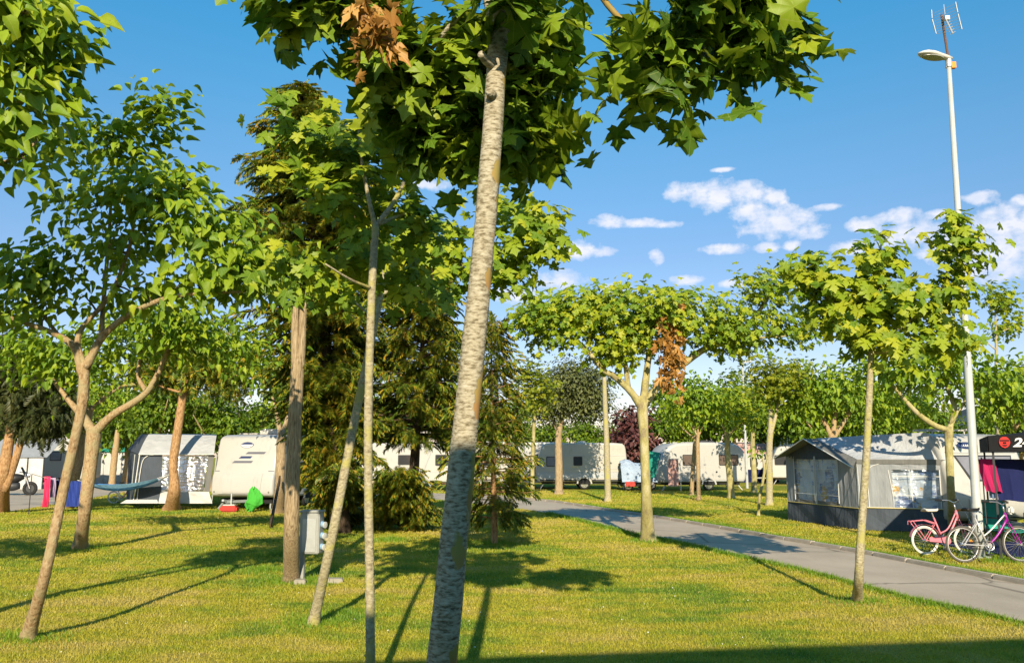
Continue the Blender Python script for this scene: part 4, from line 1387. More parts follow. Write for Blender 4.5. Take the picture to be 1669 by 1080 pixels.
mid_tree('dark slanting trunk left of the motorhome', (55, 783), [(57, 750, .22), (60, 715, .2), (63, 680, .15)],
         [(50, 655, 0, 45, 30, 1.8, 90)], size=.24, seed=43, bark='bark_grey')
mid_tree('pale tree before the white tent at the left', (35, 780), [(37, 750, .18), (40, 720, .16), (40, 705, .13)],
         [(30, 670, 0, 40, 28, 1.6, 80)], size=.24, seed=44, bark='bark_mottled', limbs=[[(40, 710, .08), (35, 695, .06), (30, 680, .04)], [(40, 708, .08), (48, 692, .06), (52, 675, .04)]])

# far trees behind everything: a few shapes, copied
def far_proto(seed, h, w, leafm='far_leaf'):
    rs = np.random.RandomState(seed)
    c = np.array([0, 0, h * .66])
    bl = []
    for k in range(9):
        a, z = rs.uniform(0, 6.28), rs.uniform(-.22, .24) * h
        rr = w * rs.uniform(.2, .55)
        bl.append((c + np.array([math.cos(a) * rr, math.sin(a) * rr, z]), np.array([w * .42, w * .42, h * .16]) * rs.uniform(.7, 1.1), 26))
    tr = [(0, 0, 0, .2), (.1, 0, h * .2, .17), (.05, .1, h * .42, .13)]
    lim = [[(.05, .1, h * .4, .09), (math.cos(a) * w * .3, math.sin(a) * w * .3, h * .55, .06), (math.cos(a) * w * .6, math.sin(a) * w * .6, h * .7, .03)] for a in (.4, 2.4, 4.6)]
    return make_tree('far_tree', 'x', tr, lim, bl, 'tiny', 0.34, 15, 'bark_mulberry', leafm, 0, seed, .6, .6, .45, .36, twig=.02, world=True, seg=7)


def dup(root, loc, rotz, scale, label, group):
    r = root.copy()
    C.objects.link(r)
    r.location, r.rotation_euler, r.scale = loc, (0, 0, rotz), (scale,) * 3
    tag(r, label, 'tree', group)
    for ch in list(root.children):
        c = ch.copy()
        C.objects.link(c)
        c.parent = r
        for g in list(ch.children):
            d = g.copy()
            C.objects.link(d)
            d.parent = c
    return r


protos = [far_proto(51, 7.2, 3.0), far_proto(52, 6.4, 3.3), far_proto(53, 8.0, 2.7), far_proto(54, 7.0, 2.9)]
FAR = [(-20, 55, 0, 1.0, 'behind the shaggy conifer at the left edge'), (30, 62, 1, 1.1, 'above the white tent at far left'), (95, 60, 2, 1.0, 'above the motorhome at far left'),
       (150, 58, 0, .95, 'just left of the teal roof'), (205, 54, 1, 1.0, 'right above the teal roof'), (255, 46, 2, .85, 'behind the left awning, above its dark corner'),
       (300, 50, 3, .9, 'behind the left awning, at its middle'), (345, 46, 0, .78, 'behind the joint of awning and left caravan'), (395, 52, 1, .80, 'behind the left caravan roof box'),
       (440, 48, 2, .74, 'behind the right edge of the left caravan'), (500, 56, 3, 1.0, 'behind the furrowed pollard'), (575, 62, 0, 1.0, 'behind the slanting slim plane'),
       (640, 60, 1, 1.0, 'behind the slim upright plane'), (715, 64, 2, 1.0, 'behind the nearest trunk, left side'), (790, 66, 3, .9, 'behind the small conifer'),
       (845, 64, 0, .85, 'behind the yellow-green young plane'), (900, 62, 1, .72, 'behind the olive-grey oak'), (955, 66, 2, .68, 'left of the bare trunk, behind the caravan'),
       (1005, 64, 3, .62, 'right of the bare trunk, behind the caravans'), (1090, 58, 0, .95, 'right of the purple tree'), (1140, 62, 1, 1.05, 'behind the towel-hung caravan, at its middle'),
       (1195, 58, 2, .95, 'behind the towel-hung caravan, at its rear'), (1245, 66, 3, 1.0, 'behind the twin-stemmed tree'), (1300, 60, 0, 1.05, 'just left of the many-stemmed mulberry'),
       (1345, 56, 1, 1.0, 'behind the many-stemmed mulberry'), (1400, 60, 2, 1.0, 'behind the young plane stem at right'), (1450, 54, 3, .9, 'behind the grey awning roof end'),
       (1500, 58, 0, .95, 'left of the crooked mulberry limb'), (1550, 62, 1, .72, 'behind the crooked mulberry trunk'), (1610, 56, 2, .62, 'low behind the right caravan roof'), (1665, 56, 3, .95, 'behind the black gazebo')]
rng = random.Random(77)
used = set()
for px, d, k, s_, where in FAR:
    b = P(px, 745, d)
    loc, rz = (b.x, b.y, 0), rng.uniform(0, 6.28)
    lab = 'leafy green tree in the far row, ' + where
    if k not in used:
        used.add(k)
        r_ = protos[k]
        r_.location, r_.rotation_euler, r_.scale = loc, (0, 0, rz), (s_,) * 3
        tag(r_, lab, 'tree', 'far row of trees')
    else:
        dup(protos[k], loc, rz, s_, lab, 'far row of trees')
pt = far_proto(60, 4.6, 2.3, 'purple_leaf')
pt.name = 'purple_tree'
b = P(1045, 745, 54)
pt.location = (b.x, b.y, 0)
tag(pt, 'dark purple-leaved tree behind the gap between two caravans', 'tree')


# ------------------------------------------------------------------ caravans
def wheel(parent, c, R=0.31, w=0.18, ax=(1, 0, 0)):
    t = MB().ring(c, ax, R - w * .38, w * .42, 28, 8).build('wheel', M['tyre'], parent, True)
    MB().disc(c, ax, R - w * .55, w * .7, 20, .02).build('rim', M['chrome'], t)
    h = MB()
    a, b = Vector(ax), Vector(c)
    u, w_ = Vector((0, 1, 0)), Vector((0, 0, 1))
    for s in (-1, 1):
        for k in range(6):
            an = k * PI / 3
            e = u * math.cos(an) + w_ * math.sin(an)
            h.disc(b + e * (R * .38) + a * s * (w * .36), a, R * .09, .012, 8)
    h.build('rim_holes', M['under'], t)
    return t


def front_y(profile, z):
    """y of the front of a side profile at height z (profile runs up the front first)"""
    best = None
    for (y0, z0), (y1, z1) in zip(profile, profile[1:]):
        if min(z0, z1) <= z <= max(z0, z1) and abs(z1 - z0) > 1e-6:
            y = y0 + (y1 - y0) * (z - z0) / (z1 - z0)
            if best is None or y < best:
                best = y
    return best if best is not None else profile[0][0]


def rounded(profile, n=4):
    q = catmull(np.array([(a, b, 0) for a, b in profile]), n)
    return [(float(a), float(b)) for a, b, _ in q]


def caravan(name, label, loc, rotz, prof, width, mat='white', wheel_y=None, side=1, parts=None, cat='caravan', group=None, bev=0.09, steadies=True, tow=True):
    root = thing(name, label, cat, loc, rotz, group)
    hw = width / 2
    n = len(prof)
    V = [(-hw, y, z) for y, z in prof] + [(hw, y, z) for y, z in prof]
    Fs = [tuple(range(n)), tuple(range(2 * n - 1, n - 1, -1))] + [(i, n + i, n + (i + 1) % n, (i + 1) % n) for i in range(n)]
    me = bpy.data.meshes.new('body')
    me.from_pydata(V, [], Fs)
    bm = bmesh.new()
    bm.from_mesh(me)
    bmesh.ops.recalc_face_normals(bm, faces=bm.faces)
    caps = [f for f in bm.faces if len(f.verts) == n]
    ed = [e for f in caps for e in f.edges]
    bmesh.ops.bevel(bm, geom=ed, offset=bev, segments=3, affect='EDGES', profile=0.5)
    bm.to_mesh(me)
    bm.free()
    body = link('body', me, M[mat], root)
    for p_ in body.data.polygons:
        p_.use_smooth = len(p_.vertices) < 8
    length = max(y for y, z in prof)
    zb = min(z for y, z in prof)
    MB().box((0, length * .5, zb - .04), (width * .84, length * .86, .16)).build('chassis', M['under'], root)
    wy = wheel_y if wheel_y is not None else length * .55
    for s in (-1, 1):
        wheel(root, (s * (hw - .12), wy, .31))
        arch = MB()
        q = [(s * (hw + .012), wy + .43 * math.cos(a), .30 + .40 * math.sin(a)) for a in np.linspace(0.05, PI - .05, 13)]
        q2 = [(s * (hw + .012), wy + .35 * math.cos(a), .30 + .33 * math.sin(a)) for a in np.linspace(PI - .05, .05, 13)]
        arch.poly(q + q2, .02)
        arch.build('wheel_arch', M[mat], root)
        MB().poly([(s * (hw + .004), wy + .36 * math.cos(a), .30 + .34 * math.sin(a)) for a in np.linspace(0, PI, 13)], .004).build('wheel_well', M['under'], root)
    if steadies:
        for y in (.5, length - .5):
            for s in (-1, 1):
                MB().bar((s * (hw - .3), y, zb), (s * (hw - .18), y + (-.3 if y < 1 else .3), .02), .05, .04).build('corner_steady', M['steel'], root)
    if tow:
        d_ = MB().bar((-.45, .3, zb - .02), (0, -.95, zb - .02), .06, .08).bar((.45, .3, zb - .02), (0, -.95, zb - .02), .06, .08)
        d_.bar((0, -.85, zb), (0, -1.15, zb + .04), .07, .07)
        d_.build('drawbar', M['steel'], root)
        j = MB().tube([(.1, -.8, zb + .25), (.1, -.8, .2)], .025, 8).build('jockey_wheel', M['steel'], root)
        MB().ring((.1, -.8, .11), (1, 0, 0), .075, .03, 14, 6).build('tyre', M['tyre'], j)
    return root


def side_box(root, name, hw, s, y0, y1, z0, z1, mat, out=.012, r=.05, parent=None):
    """a rounded panel lying on a side wall"""
    q = []
    for cy, cz, a0 in ((y1 - r, z1 - r, 0), (y0 + r, z1 - r, PI / 2), (y0 + r, z0 + r, PI), (y1 - r, z0 + r, 1.5 * PI)):
        for k in range(4):
            a = a0 + k * PI / 6
            q.append((s * (hw + .0015), cy + r * math.cos(a), cz + r * math.sin(a)))
    if s < 0:
        q.reverse()
    return MB().poly(q, out).build(name, M[mat], parent or root)


def side_window(root, hw, s, y0, y1, z0, z1, mat='glass_brown', frame='dark_trim'):
    w = side_box(root, 'window', hw, s, y0, y1, z0, z1, frame, .014, .06)
    side_box(root, 'pane', hw + .0125, s, y0 + .045, y1 - .045, z0 + .045, z1 - .045, mat, .008, .05, w)
    return w


def front_patch(root, name, prof, pts, mat, th=.010, lift=.004, parent=None):
    q = [(x, front_y(prof, z) - lift, z) for x, z in pts]
    return MB().poly(q, -th).build(name, M[mat], parent or root)


def front_rows(root, name, prof, x0b, x1b, x0t, x1t, z0, z1, mat, lift=.006, n=8, parent=None):
    rows = []
    for j in range(n + 1):
        v = j / n
        z = z0 + (z1 - z0) * v
        a, b = x0b + (x0t - x0b) * v, x1b + (x1t - x1b) * v
        y = front_y(prof, z) - lift
        rows.append([(a + (b - a) * k / 4, y, z) for k in range(5)])
    return MB().sheet(rows, .006).build(name, M[mat], parent or root)


def ellipse(cx, cz, a, b, n=24):
    return [(cx + a * math.cos(2 * PI * k / n), cz + b * math.sin(2 * PI * k / n)) for k in range(n)]


# left caravan, seen from the front
profL = rounded([(.16, .43), (.0, .52), (-.02, .75), (.02, 1.12), (.10, 1.30), (.34, 2.15), (.46, 2.42), (.75, 2.52)]) + [(1.5, 2.55), (3.5, 2.55)] + rounded([(4.6, 2.52), (4.92, 2.35), (5.0, 1.4), (4.95, .6), (4.75, .34)])
locL = P(396, 745, 29.3)
RL = caravan('caravan', 'white caravan seen from the front with slanted grey stripes, green cover on drawbar', (locL.x, locL.y, 0), math.radians(-12), profL, 2.28)
e = front_patch(RL, 'logo', profL, ellipse(-.05, 2.17, .24, .10), 'navy')
front_patch(RL, 'logo_border', profL, ellipse(-.05, 2.165, .215, .08), 'print_white', lift=.0155, th=.003, parent=e)
front_patch(RL, 'logo_hill', profL, [(-.05 + .2 * math.cos(a), 2.175 + .07 * math.sin(a)) for a in np.linspace(.15, PI - .15, 12)], 'navy', lift=.0195, th=.003, parent=e)
for k in range(7):
    front_patch(RL, 'letter', profL, [(-.19 + k * .042, 2.125), (-.165 + k * .042, 2.125), (-.165 + k * .042, 2.155), (-.19 + k * .042, 2.155)], 'navy', lift=.0195, th=.003, parent=e)
for x0, x1, z, m_ in ((-.06, .70, 1.90, 'grey_print'), (-.28, .22, 1.755, 'navy'), (-.50, .28, 1.60, 'grey_print')):
    front_patch(RL, 'stripe', profL, [(x0, z - .038), (x1 - .06, z - .038), (x1, z + .038), (x0 + .09, z + .038)], m_)
front_rows(RL, 'locker_door', profL, -.70, .68, -.72, .74, .58, 1.22, 'white', .012, 10)
for x in (-1.0, 1.0):
    front_patch(RL, 'grab_handle', profL, [(x - .10, 1.285), (x + .10, 1.285), (x + .10, 1.31), (x - .10, 1.31)], 'grey_print', .03)
    front_patch(RL, 'marker_lamp', profL, ellipse(x, .60, .035, .035, 12), 'chrome')
front_rows(RL, 'bumper_rail', profL, -.85, .80, -.85, .80, .535, .56, 'white', .03, 2)
MB().box((-.25, 1.5, 2.575), (1.3, .5, .05)).build('awning_rail', M['white'], RL, bevel=.015)
b_ = MB().box((.18, 1.6, 2.63), (.62, .62, .19)).build('roof_light', M['white_plastic'], RL, bevel=.04)
MB().box((.24, 1.6, 2.735), (.46, .5, .02)).build('cover', M['vinyl_white'], b_)
side_window(RL, 1.14, 1, 1.0, 1.9, 1.35, 1.95)
side_window(RL, 1.14, 1, 3.1, 4.1, 1.35, 1.95)

# green cover and red box by the drawbar
gl = P(412, 745, 28.3)
rng = random.Random(2)
rows = []
for j in range(8):
    v = j / 7
    z = .05 + .70 * v
    R_ = float(np.interp(v, (0, .3, .6, .85, 1), (.10, .27, .23, .15, .03)))
    rows.append([(R_ * math.cos(a) * (1 + .28 * math.sin(3 * a + 2 * v) + rng.uniform(-.08, .08)) + .10 * math.sin(2.4 * v), R_ * math.sin(a) * .7 * (1 + rng.uniform(-.1, .1)), z + .06 * math.sin(2 * a)) for a in np.linspace(0, 2 * PI, 17)])
for r_ in rows:
    r_[-1] = r_[0]
o = MB().sheet(rows).build('drawbar_cover', M['green_cloth'])
o.location = (gl.x, gl.y, 0.02)
tag(o, 'crumpled bright green cover over the left caravan drawbar', 'cover')
g = P(378, 745, 28.3)
t = thing('water_container', 'flat red container lying under the left caravan front', 'container', (g.x, 28.3, 0))
MB().box((0, 0, .11), (.55, .35, .2)).build('tank', M['red'], t, bevel=.05)
MB().box((0, 0, .225), (.4, .25, .05)).build('lid', M['white_plastic'], t, bevel=.02)

# awning of the left caravan
def fabric_wave(amp, fx, fz, seed):
    def f(u, v):
        return (0, amp * math.sin(fx * u * 6.28 + seed) * math.sin(PI * v) + amp * .4 * math.sin(fz * v * 6.28 + 2 * u), 0)
    return f


dA = 29.6
rootA = thing('awning', 'slate and pale grey caravan awning on the left with a creased clear window', 'awning', tuple(G(270, 820)))
rootA.location = (P(270, 745, dA).x, dA, 0)
o0 = Vector(rootA.location)
A = lambda px, py, dd=0.0: P(px, py, dA + dd) - o0
MB().sheet(bil(A(218, 819), A(262, 819), A(264, 740), A(232, 740), 6, 6, fabric_wave(.02, 1.2, .7, 0)), .01).build('wall_panel', M['awning_slate'], rootA)
MB().sheet(bil(A(262, 801, .01), A(331, 801, .01), A(340, 741, .01), A(264, 741, .01), 8, 6, fabric_wave(.03, 1.6, 1.2, 1)), .006).build('window_foil', M['vinyl_white'], rootA)
MB().sheet(bil(A(262, 800, .25), A(331, 800, .25), A(338, 743, .25), A(266, 743, .25), 8, 4, fabric_wave(.05, 3, .5, 1)), .006).build('inner_curtain', M['awning_white'], rootA)
MB().sheet(bil(A(331, 815), A(340, 815), A(349, 740), A(340, 740), 3, 6, fabric_wave(.015, 1, 1, 2)), .01).build('wall_panel', M['awning_dark'], rootA)
MB().sheet(bil(A(258, 820, -.05), A(346, 820, -.05), A(341, 801), A(262, 801), 8, 3, fabric_wave(.03, 2, .5, 0)), .01).build('ground_skirt', M['awning_white'], rootA)
MB().sheet(bil(A(196, 820, -.1), A(258, 820, -.1), A(256, 814, 0), A(206, 814, 0), 6, 2), .01).build('ground_skirt', M['awning_white'], rootA)
MB().sheet(bil(A(206, 819, 3.2), A(217, 819, 0.0), A(227, 735, 0.0), A(211, 733, 3.2), 6, 6, fabric_wave(.02, 1, 1, 0)), .01).build('wall_panel', M['awning_slate'], rootA)
MB().sheet(bil(A(226, 740, -.12), A(349, 740, -.12), A(353, 710, 1.1), A(242, 708, 1.1), 10, 5, lambda u, v: (0, 0, .05 * math.sin(PI * v) + .02 * math.sin(u * 9) * (1 - v))), .012).build('roof', M['awning_light'], rootA)
MB().sheet(bil(A(242, 708, 1.1), A(353, 710, 1.1), A(352, 708, 3.6), A(246, 707, 3.6), 6, 3), .012).build('roof', M['awning_light'], rootA)
MB().sheet(bil(A(209, 733, 3.2), A(226, 740, -.12), A(242, 708, 1.1), A(232, 707, 3.4), 4, 5, lambda u, v: (0, 0, .04 * math.sin(PI * v))), .012).build('roof_edge', M['awning_slate'], rootA)
pip = MB().tube([A(217, 819, -.04), A(221, 785, -.04), A(228, 738, -.13)], .018, 6)
pip.tube([A(223, 819, -.05), A(227, 780, -.05), A(232, 752, -.05), A(240, 743, -.05), A(250, 741, -.05)], .014, 6, 4)
pip.tube([A(226, 740, -.14), A(290, 740, -.14), A(349, 740, -.14)], .016, 6)
pip.build('piping', M['piping'], rootA)
for px, py in ((212, 820), (345, 820)):
    MB().tube([A(px, py), A(px + 8, 740)], .016, 6).build('pole', M['steel'], rootA)

# white board and plank by the brown trunk
t = thing('paddle_board', 'small white pointed board leaning against the brown trunk', 'board', (0, 0, 0))
c = P(469, 812, 26.2)
t.location = (c.x, c.y, 0)
q = [P(a, b, 26.2) - t.location for a, b in ((464, 827), (464, 820), (466, 806), (470, 795), (473, 791), (475, 793), (474, 803), (471, 816), (467, 827))]
MB().poly(q, .05).build('board', M['white_plastic'], t)
MB().box((q[0] + Vector((0, .03, -.02))), (.12, .04, .1)).build('fin', M['dark_trim'], t)
t = thing('plank', 'dark weathered plank leaning on the brown trunk', 'plank', tuple(G(440, 860)))
MB().bar((0, 0, .0), P(456, 780, 26.5) - t.location, .05, .2).build('board', M['bark_dark'], t)

# ------------------------------------------------------------------ right caravan with its gabled awning
profR = rounded([(.30, .28), (.08, .40), (-.02, .75), (.04, 1.12), (.28, 1.80), (.42, 2.06), (.62, 2.24), (.95, 2.31)]) + [(1.6, 2.34), (3.6, 2.34)] + rounded([(4.7, 2.30), (4.95, 2.1), (5.0, 1.2), (4.9, .5), (4.75, .3)])
RR = caravan('caravan', 'white caravan front with wide hazy window behind the lamp post', (11.2, 20.35, 0), math.radians(11), profR, 2.16, bev=.12)
front_rows(RR, 'window_frame', profR, -.50, .62, -.76, .80, 1.20, 1.80, 'dark_trim', .010, 8)
front_rows(RR, 'pane', profR, -.46, .58, -.71, .75, 1.235, 1.765, 'glass_grey', .020, 8)
front_rows(RR, 'trim_line', profR, -.95, .95, -.95, .95, 1.855, 1.885, 'grey_band', .012, 2)
e = front_patch(RR, 'logo', profR, ellipse(-.28, 2.03, .26, .085), 'navy')
for k, ch in enumerate((.03, .022, .03, .03, .022, .03)):
    front_patch(RR, 'letter', profR, [(-.43 + k * .052, 2.005), (-.43 + k * .052 + ch, 2.005), (-.43 + k * .052 + ch + .008, 2.055), (-.43 + k * .052 + .008, 2.055)], 'print_white', lift=.0155, th=.003, parent=e)
for s in (-1, 1):
    front_patch(RR, 'grab_handle', profR, [(s * .62, .98), (s * .40, .86), (s * .38, .89), (s * .60, 1.02)], 'grey_band', .035)
    front_patch(RR, 'marker_lamp', profR, ellipse(s * .9, .55, .04, .03, 12), 'orange')
front_rows(RR, 'locker_door', profR, -.60, .60, -.66, .66, .42, .80, 'white', .012, 8)
rk = MB()
for y in (1.3, 1.9):
    rk.bar((-.6, y, 2.42), (.5, y, 2.42), .03, .03)
for x in (-.5, -.1, .4):
    rk.bar((x, 1.2, 2.44), (x, 2.0, 2.44), .03, .03)
    rk.bar((x, 1.3, 2.32), (x, 1.3, 2.42), .03, .03)
rk.build('roof_rack', M['cream'], RR)

AA, BB = Vector((7.80, 24.7, 0)), Vector((8.45, 21.3, 0))
CCp = Vector((10.18, 20.42, 0))
DD = Vector((9.42, 24.4, 0))
zz = lambda p, z: Vector((p.x, p.y, z))
rootG = thing('awning', 'grey gabled caravan awning on the right with printed curtains in its windows', 'awning', tuple(BB))
o0 = BB.copy()
loc = lambda p: Vector(p) - o0
lerp = lambda a, b, t_: a * (1 - t_) + b * t_
outv = Vector((-.982, -.188, 0))                # outward from the gable wall
PK = zz(lerp(AA, BB, .47), 2.24)
EE = Vector((10.02, 20.95, 2.34))


def wall_strip(a, b, u0, u1, z0, z1, name, mat, off=0.0, th=.012, n=6, m=4, amp=.012, zt=None, parent=None):
    nrm = (b - a).cross(Vector((0, 0, 1))).normalized()
    zt0, zt1 = (zt if zt else (z1, z1))
    p = [loc(zz(lerp(a, b, u0), z0) + nrm * off), loc(zz(lerp(a, b, u1), z0) + nrm * off), loc(zz(lerp(a, b, u1), zt1) + nrm * off), loc(zz(lerp(a, b, u0), zt0) + nrm * off)]
    f = lambda u, v: tuple(nrm * (amp * math.sin(u * 17 + v * 3) * (0.3 + .7 * math.sin(PI * v))))
    return MB().sheet(bil(*p, n, m, f), th).build(name, M[mat], parent or rootG)


# gable wall (A to B) : mud wall, side panels, windows, gable
wall_strip(AA, BB, 0, 1, 0.02, .52, 'mud_wall', 'awning_slate', .0, n=14, amp=.02)
wall_strip(AA, BB, 0, .13, .52, 1.78, 'wall_panel', 'awning_grey')
wall_strip(AA, BB, .76, 1, .52, 1.62, 'wall_panel', 'awning_grey', zt=(1.85, 1.60))
wall_strip(AA, BB, .13, .76, .52, .62, 'wall_panel', 'awning_dark')
for u0, u1 in ((.13, .43), (.455, .76)):
    wall_strip(AA, BB, u0 - .01, u1 + .01, .60, 1.72, 'curtain', 'curtain', -.10, .006, 22, 4, .035)
    wall_strip(AA, BB, u0, u1, .62, 1.70, 'window_foil', 'vinyl', .004, .004, 8, 6, .006)
wall_strip(AA, BB, .43, .455, .52, 1.78, 'wall_panel', 'awning_light', .006)
gp = [loc(zz(AA, 1.78)), loc(zz(lerp(AA, BB, .13), 1.70)), loc(zz(lerp(AA, BB, .76), 1.70)), loc(zz(BB, 1.60)), loc(zz(BB, 1.66)), loc(PK - Vector((0, 0, .03))), loc(zz(AA, 1.80))]
MB().poly(gp, .012).build('gable_panel', M['awning_slate'], rootG)
# side wall (B to caravan)
wall_strip(BB, CCp, 0, 1, .02, .55, 'mud_wall', 'awning_slate', 0, n=10, amp=.02)
wall_strip(BB, CCp, 0, .40, .55, 1.66, 'wall_panel', 'awning_grey', n=5)
wall_strip(BB, CCp, .40, 1.0, 1.46, 1.66, 'wall_panel', 'awning_grey')
wall_strip(BB, CCp, .93, 1.0, .55, 1.46, 'wall_panel', 'awning_grey')
wall_strip(BB, CCp, .38, .95, .56, 1.48, 'curtain', 'curtain', -.12, .006, 12, 4, .02)
wall_strip(BB, CCp, .40, .93, .55, 1.46, 'window_foil', 'vinyl', .004, .004, 8, 6, .008)
pp = MB()
sn = (CCp - BB).cross(Vector((0, 0, 1))).normalized() * .02
for q in ([(0.0, .555), (1.0, .555)], [(.40, .57), (.40, .8), (.36, 1.45)], [(.93, .57), (.93, 1.46)], [(.12, .55), (.12, 1.35), (.16, 1.52), (.26, 1.60)], [(.62, .57), (.60, 1.46)], [(.4, 1.3), (.93, 1.3)], [(.4, .85), (.93, .85)]):
    pp.tube([loc(zz(lerp(BB, CCp, u), z) + sn) for u, z in q], .009, 6, 4)
pp.build('piping', M['piping'], rootG)
yp = MB()
yp.tube([loc(zz(lerp(BB, CCp, u), .55) + sn * 1.6) for u in (0, .5, 1)], .010, 6)
gn = (BB - AA).cross(Vector((0, 0, 1))).normalized() * .02
yp.tube([loc(zz(lerp(AA, BB, u), .525) + gn) for u in (0, .5, 1)], .010, 6)
yp.build('seam', M['yellow_piping'], rootG)
gpp = MB()
for u in (.13, .43, .455, .76):
    gpp.tube([loc(zz(lerp(AA, BB, u), z) + gn) for z in (.6, 1.2, 1.71)], .010, 6)
for z in (.78, 1.45):
    gpp.tube([loc(zz(lerp(AA, BB, u), z) + gn) for u in (.13, .45, .76)], .007, 6)
gpp.build('piping', M['piping'], rootG)
# far wall and roofs
wall_strip(DD, AA, 0, 1, .02, 1.74, 'wall_panel', 'awning_grey')
sag = lambda u, v: (0, 0, -.05 * math.sin(PI * u) * math.sin(PI * v))
MB().sheet(bil(loc(zz(BB, 1.70)), loc(zz(CCp, 1.70) + Vector((.02, .06, 0))), loc(EE), loc(PK), 8, 8, sag), .012).build('roof', M['awning_light'], rootG)
MB().sheet(bil(loc(PK), loc(EE), loc(zz(DD, 2.3)), loc(zz(AA, 1.78)), 8, 6, sag), .012).build('roof', M['awning_light'], rootG)
MB().sheet(bil(loc(EE), loc(Vector((10.12, 20.55, 2.18))), loc(zz(CCp, 1.70) + Vector((.02, .06, 0))), loc(zz(CCp, 1.72) + Vector((-.02, .07, 0))), 3, 4), .01).build('roof_edge', M['awning_light'], rootG)
tipA, tipB, tipP = zz(AA, 1.72) + outv * .38, zz(BB, 1.50) + outv * .30 + Vector((.06, -.28, 0)), PK + outv * .36
MB().sheet(bil(loc(zz(AA, 1.80)), loc(PK), loc(tipP), loc(tipA), 5, 3), .012).build('canopy', M['awning_dark'], rootG)
MB().sheet(bil(loc(PK), loc(zz(BB, 1.70)), loc(tipB), loc(tipP), 5, 3), .012).build('canopy', M['awning_dark'], rootG)
MB().tube([loc(tipA), loc(tipP), loc(tipB)], .014, 6).build('canopy_piping', M['piping'], rootG)
MB().sheet(bil(loc(zz(BB, 1.60) + sn), loc(zz(CCp, 1.58) + sn), loc(zz(CCp, 1.70) + sn), loc(zz(BB, 1.70) + sn), 8, 2), .008).build('valance', M['awning_dark'], rootG)
for p_ in (BB, AA):
    MB().tube([loc(zz(p_, 0)), loc(zz(p_, 1.68))], .016, 8).build('pole', M['steel'], rootG)
gy = MB()
for a, b in ((zz(CCp, 1.3), Vector((10.2, 19.2, 0))), (zz(BB, 1.55), Vector((8.1, 20.2, 0)))):
    gy.tube([loc(a), loc(b)], .005, 5)
gy.build('guy_line', M['piping'], rootG)

# ------------------------------------------------------------------ caravans across the road
def plain_profile(Lc, h=2.5, front=.45, rear=.12, rad=.5, zb=.42):
    return rounded([(.18, zb), (.02, zb + .12), (.0, 1.0), (front * .35, 1.6), (front, h - .22), (front + rad * .6, h - .03)]) + [(Lc * .5, h), (Lc - rad - .3, h)] + rounded([(Lc - rad * .6, h - .04), (Lc - rear, h - .3), (Lc - .02, 1.2), (Lc - .02, zb + .1), (Lc - .12, zb)])


prof1 = plain_profile(5.05, 2.55, .30, .10, .45)
b = P(874, 745, 48)
R1 = caravan('caravan', 'older cream caravan side-on beyond the road with a small square window', (b.x, b.y + 1.1, 0), -PI / 2, prof1, 2.2, 'cream', 2.65)
hw = 1.1
side_window(R1, hw, 1, 2.05, 2.55, 1.30, 1.80, 'glass_dark')
side_window(R1, hw, 1, .55, 1.35, 1.25, 1.80, 'glass_grey')
side_box(R1, 'grey_stripe', hw, 1, .12, 4.95, .62, .93, 'grey_band', .006, .01)
side_box(R1, 'skirt_stripe', hw, 1, .2, 2.25, .46, .55, 'dark_trim', .008, .01)
side_box(R1, 'skirt_stripe', hw, 1, 3.05, 4.85, .46, .55, 'dark_trim', .008, .01)
for z in (1.84, 1.13, .94):
    side_box(R1, 'moulding', hw, 1, .15, 4.9, z, z + .03, 'grey_band', .012, .01)
side_box(R1, 'locker_hatch', hw, 1, 1.85, 2.35, .96, 1.09, 'cream', .014, .02)
for k in range(4):
    side_box(R1, 'letter', hw, 1, 1.92 + k * .11, 1.99 + k * .11, 1.15, 1.27, 'yellow_piping', .006, .012)
MB().box((0, 2.6, 2.6), (.5, .5, .12)).build('roof_light', M['white_plastic'], R1, bevel=.03)

prof2 = rounded([(.22, .42), (.05, .55), (.0, 1.0), (.12, 1.6), (.45, 2.25), (.95, 2.50)]) + [(2.0, 2.56), (3.4, 2.56)] + rounded([(4.3, 2.5), (4.75, 2.2), (4.9, 1.5), (4.9, .7), (4.78, .45)])
b = P(1066, 745, 46.5)
R2 = caravan('caravan', 'rounded white caravan with pink towel hanging on its side', (b.x, b.y + .6, 0), math.radians(-80), prof2, 2.2, 'white', 2.75, bev=.16)
side_window(R2, hw, 1, 1.30, 2.10, 1.32, 1.90, 'glass_brown')
side_window(R2, hw, 1, 3.35, 4.45, 1.32, 1.90, 'glass_brown')
side_box(R2, 'moulding', hw, 1, .5, 4.7, .50, .54, 'grey_band', .012, .01)
side_box(R2, 'service_cap', hw, 1, 3.15, 3.25, .93, 1.03, 'under', .012, .045)
side_box(R2, 'door_seam', hw, 1, .62, .645, .55, 1.95, 'grey_band', .006, .01)
front_rows(R2, 'window_frame', prof2, -.8, .8, -.75, .75, 1.35, 1.95, 'dark_trim', .01, 6)
front_rows(R2, 'pane', prof2, -.75, .75, -.7, .7, 1.40, 1.90, 'glass_grey', .02, 6)
MB().box((.2, 3.0, 2.62), (.5, .8, .1)).build('roof_light', M['dark_trim'], R2, bevel=.03)
b = P(1098, 776, 45.0)
rows = []
for j in range(9):
    v = j / 8
    rows.append([(-.24 - .05 * v + .52 * k / 10 + .03 * v, .05 * math.sin(k * 1.5 + v) + .02, 1.38 * (1 - v)) for k in range(11)])
o = MB().sheet(rows, .01).build('towel', M['pink'])
o.location = (b.x, 45.05, .28)
tag(o, 'long pale pink towel hanging on the rounded white caravan', 'towel')
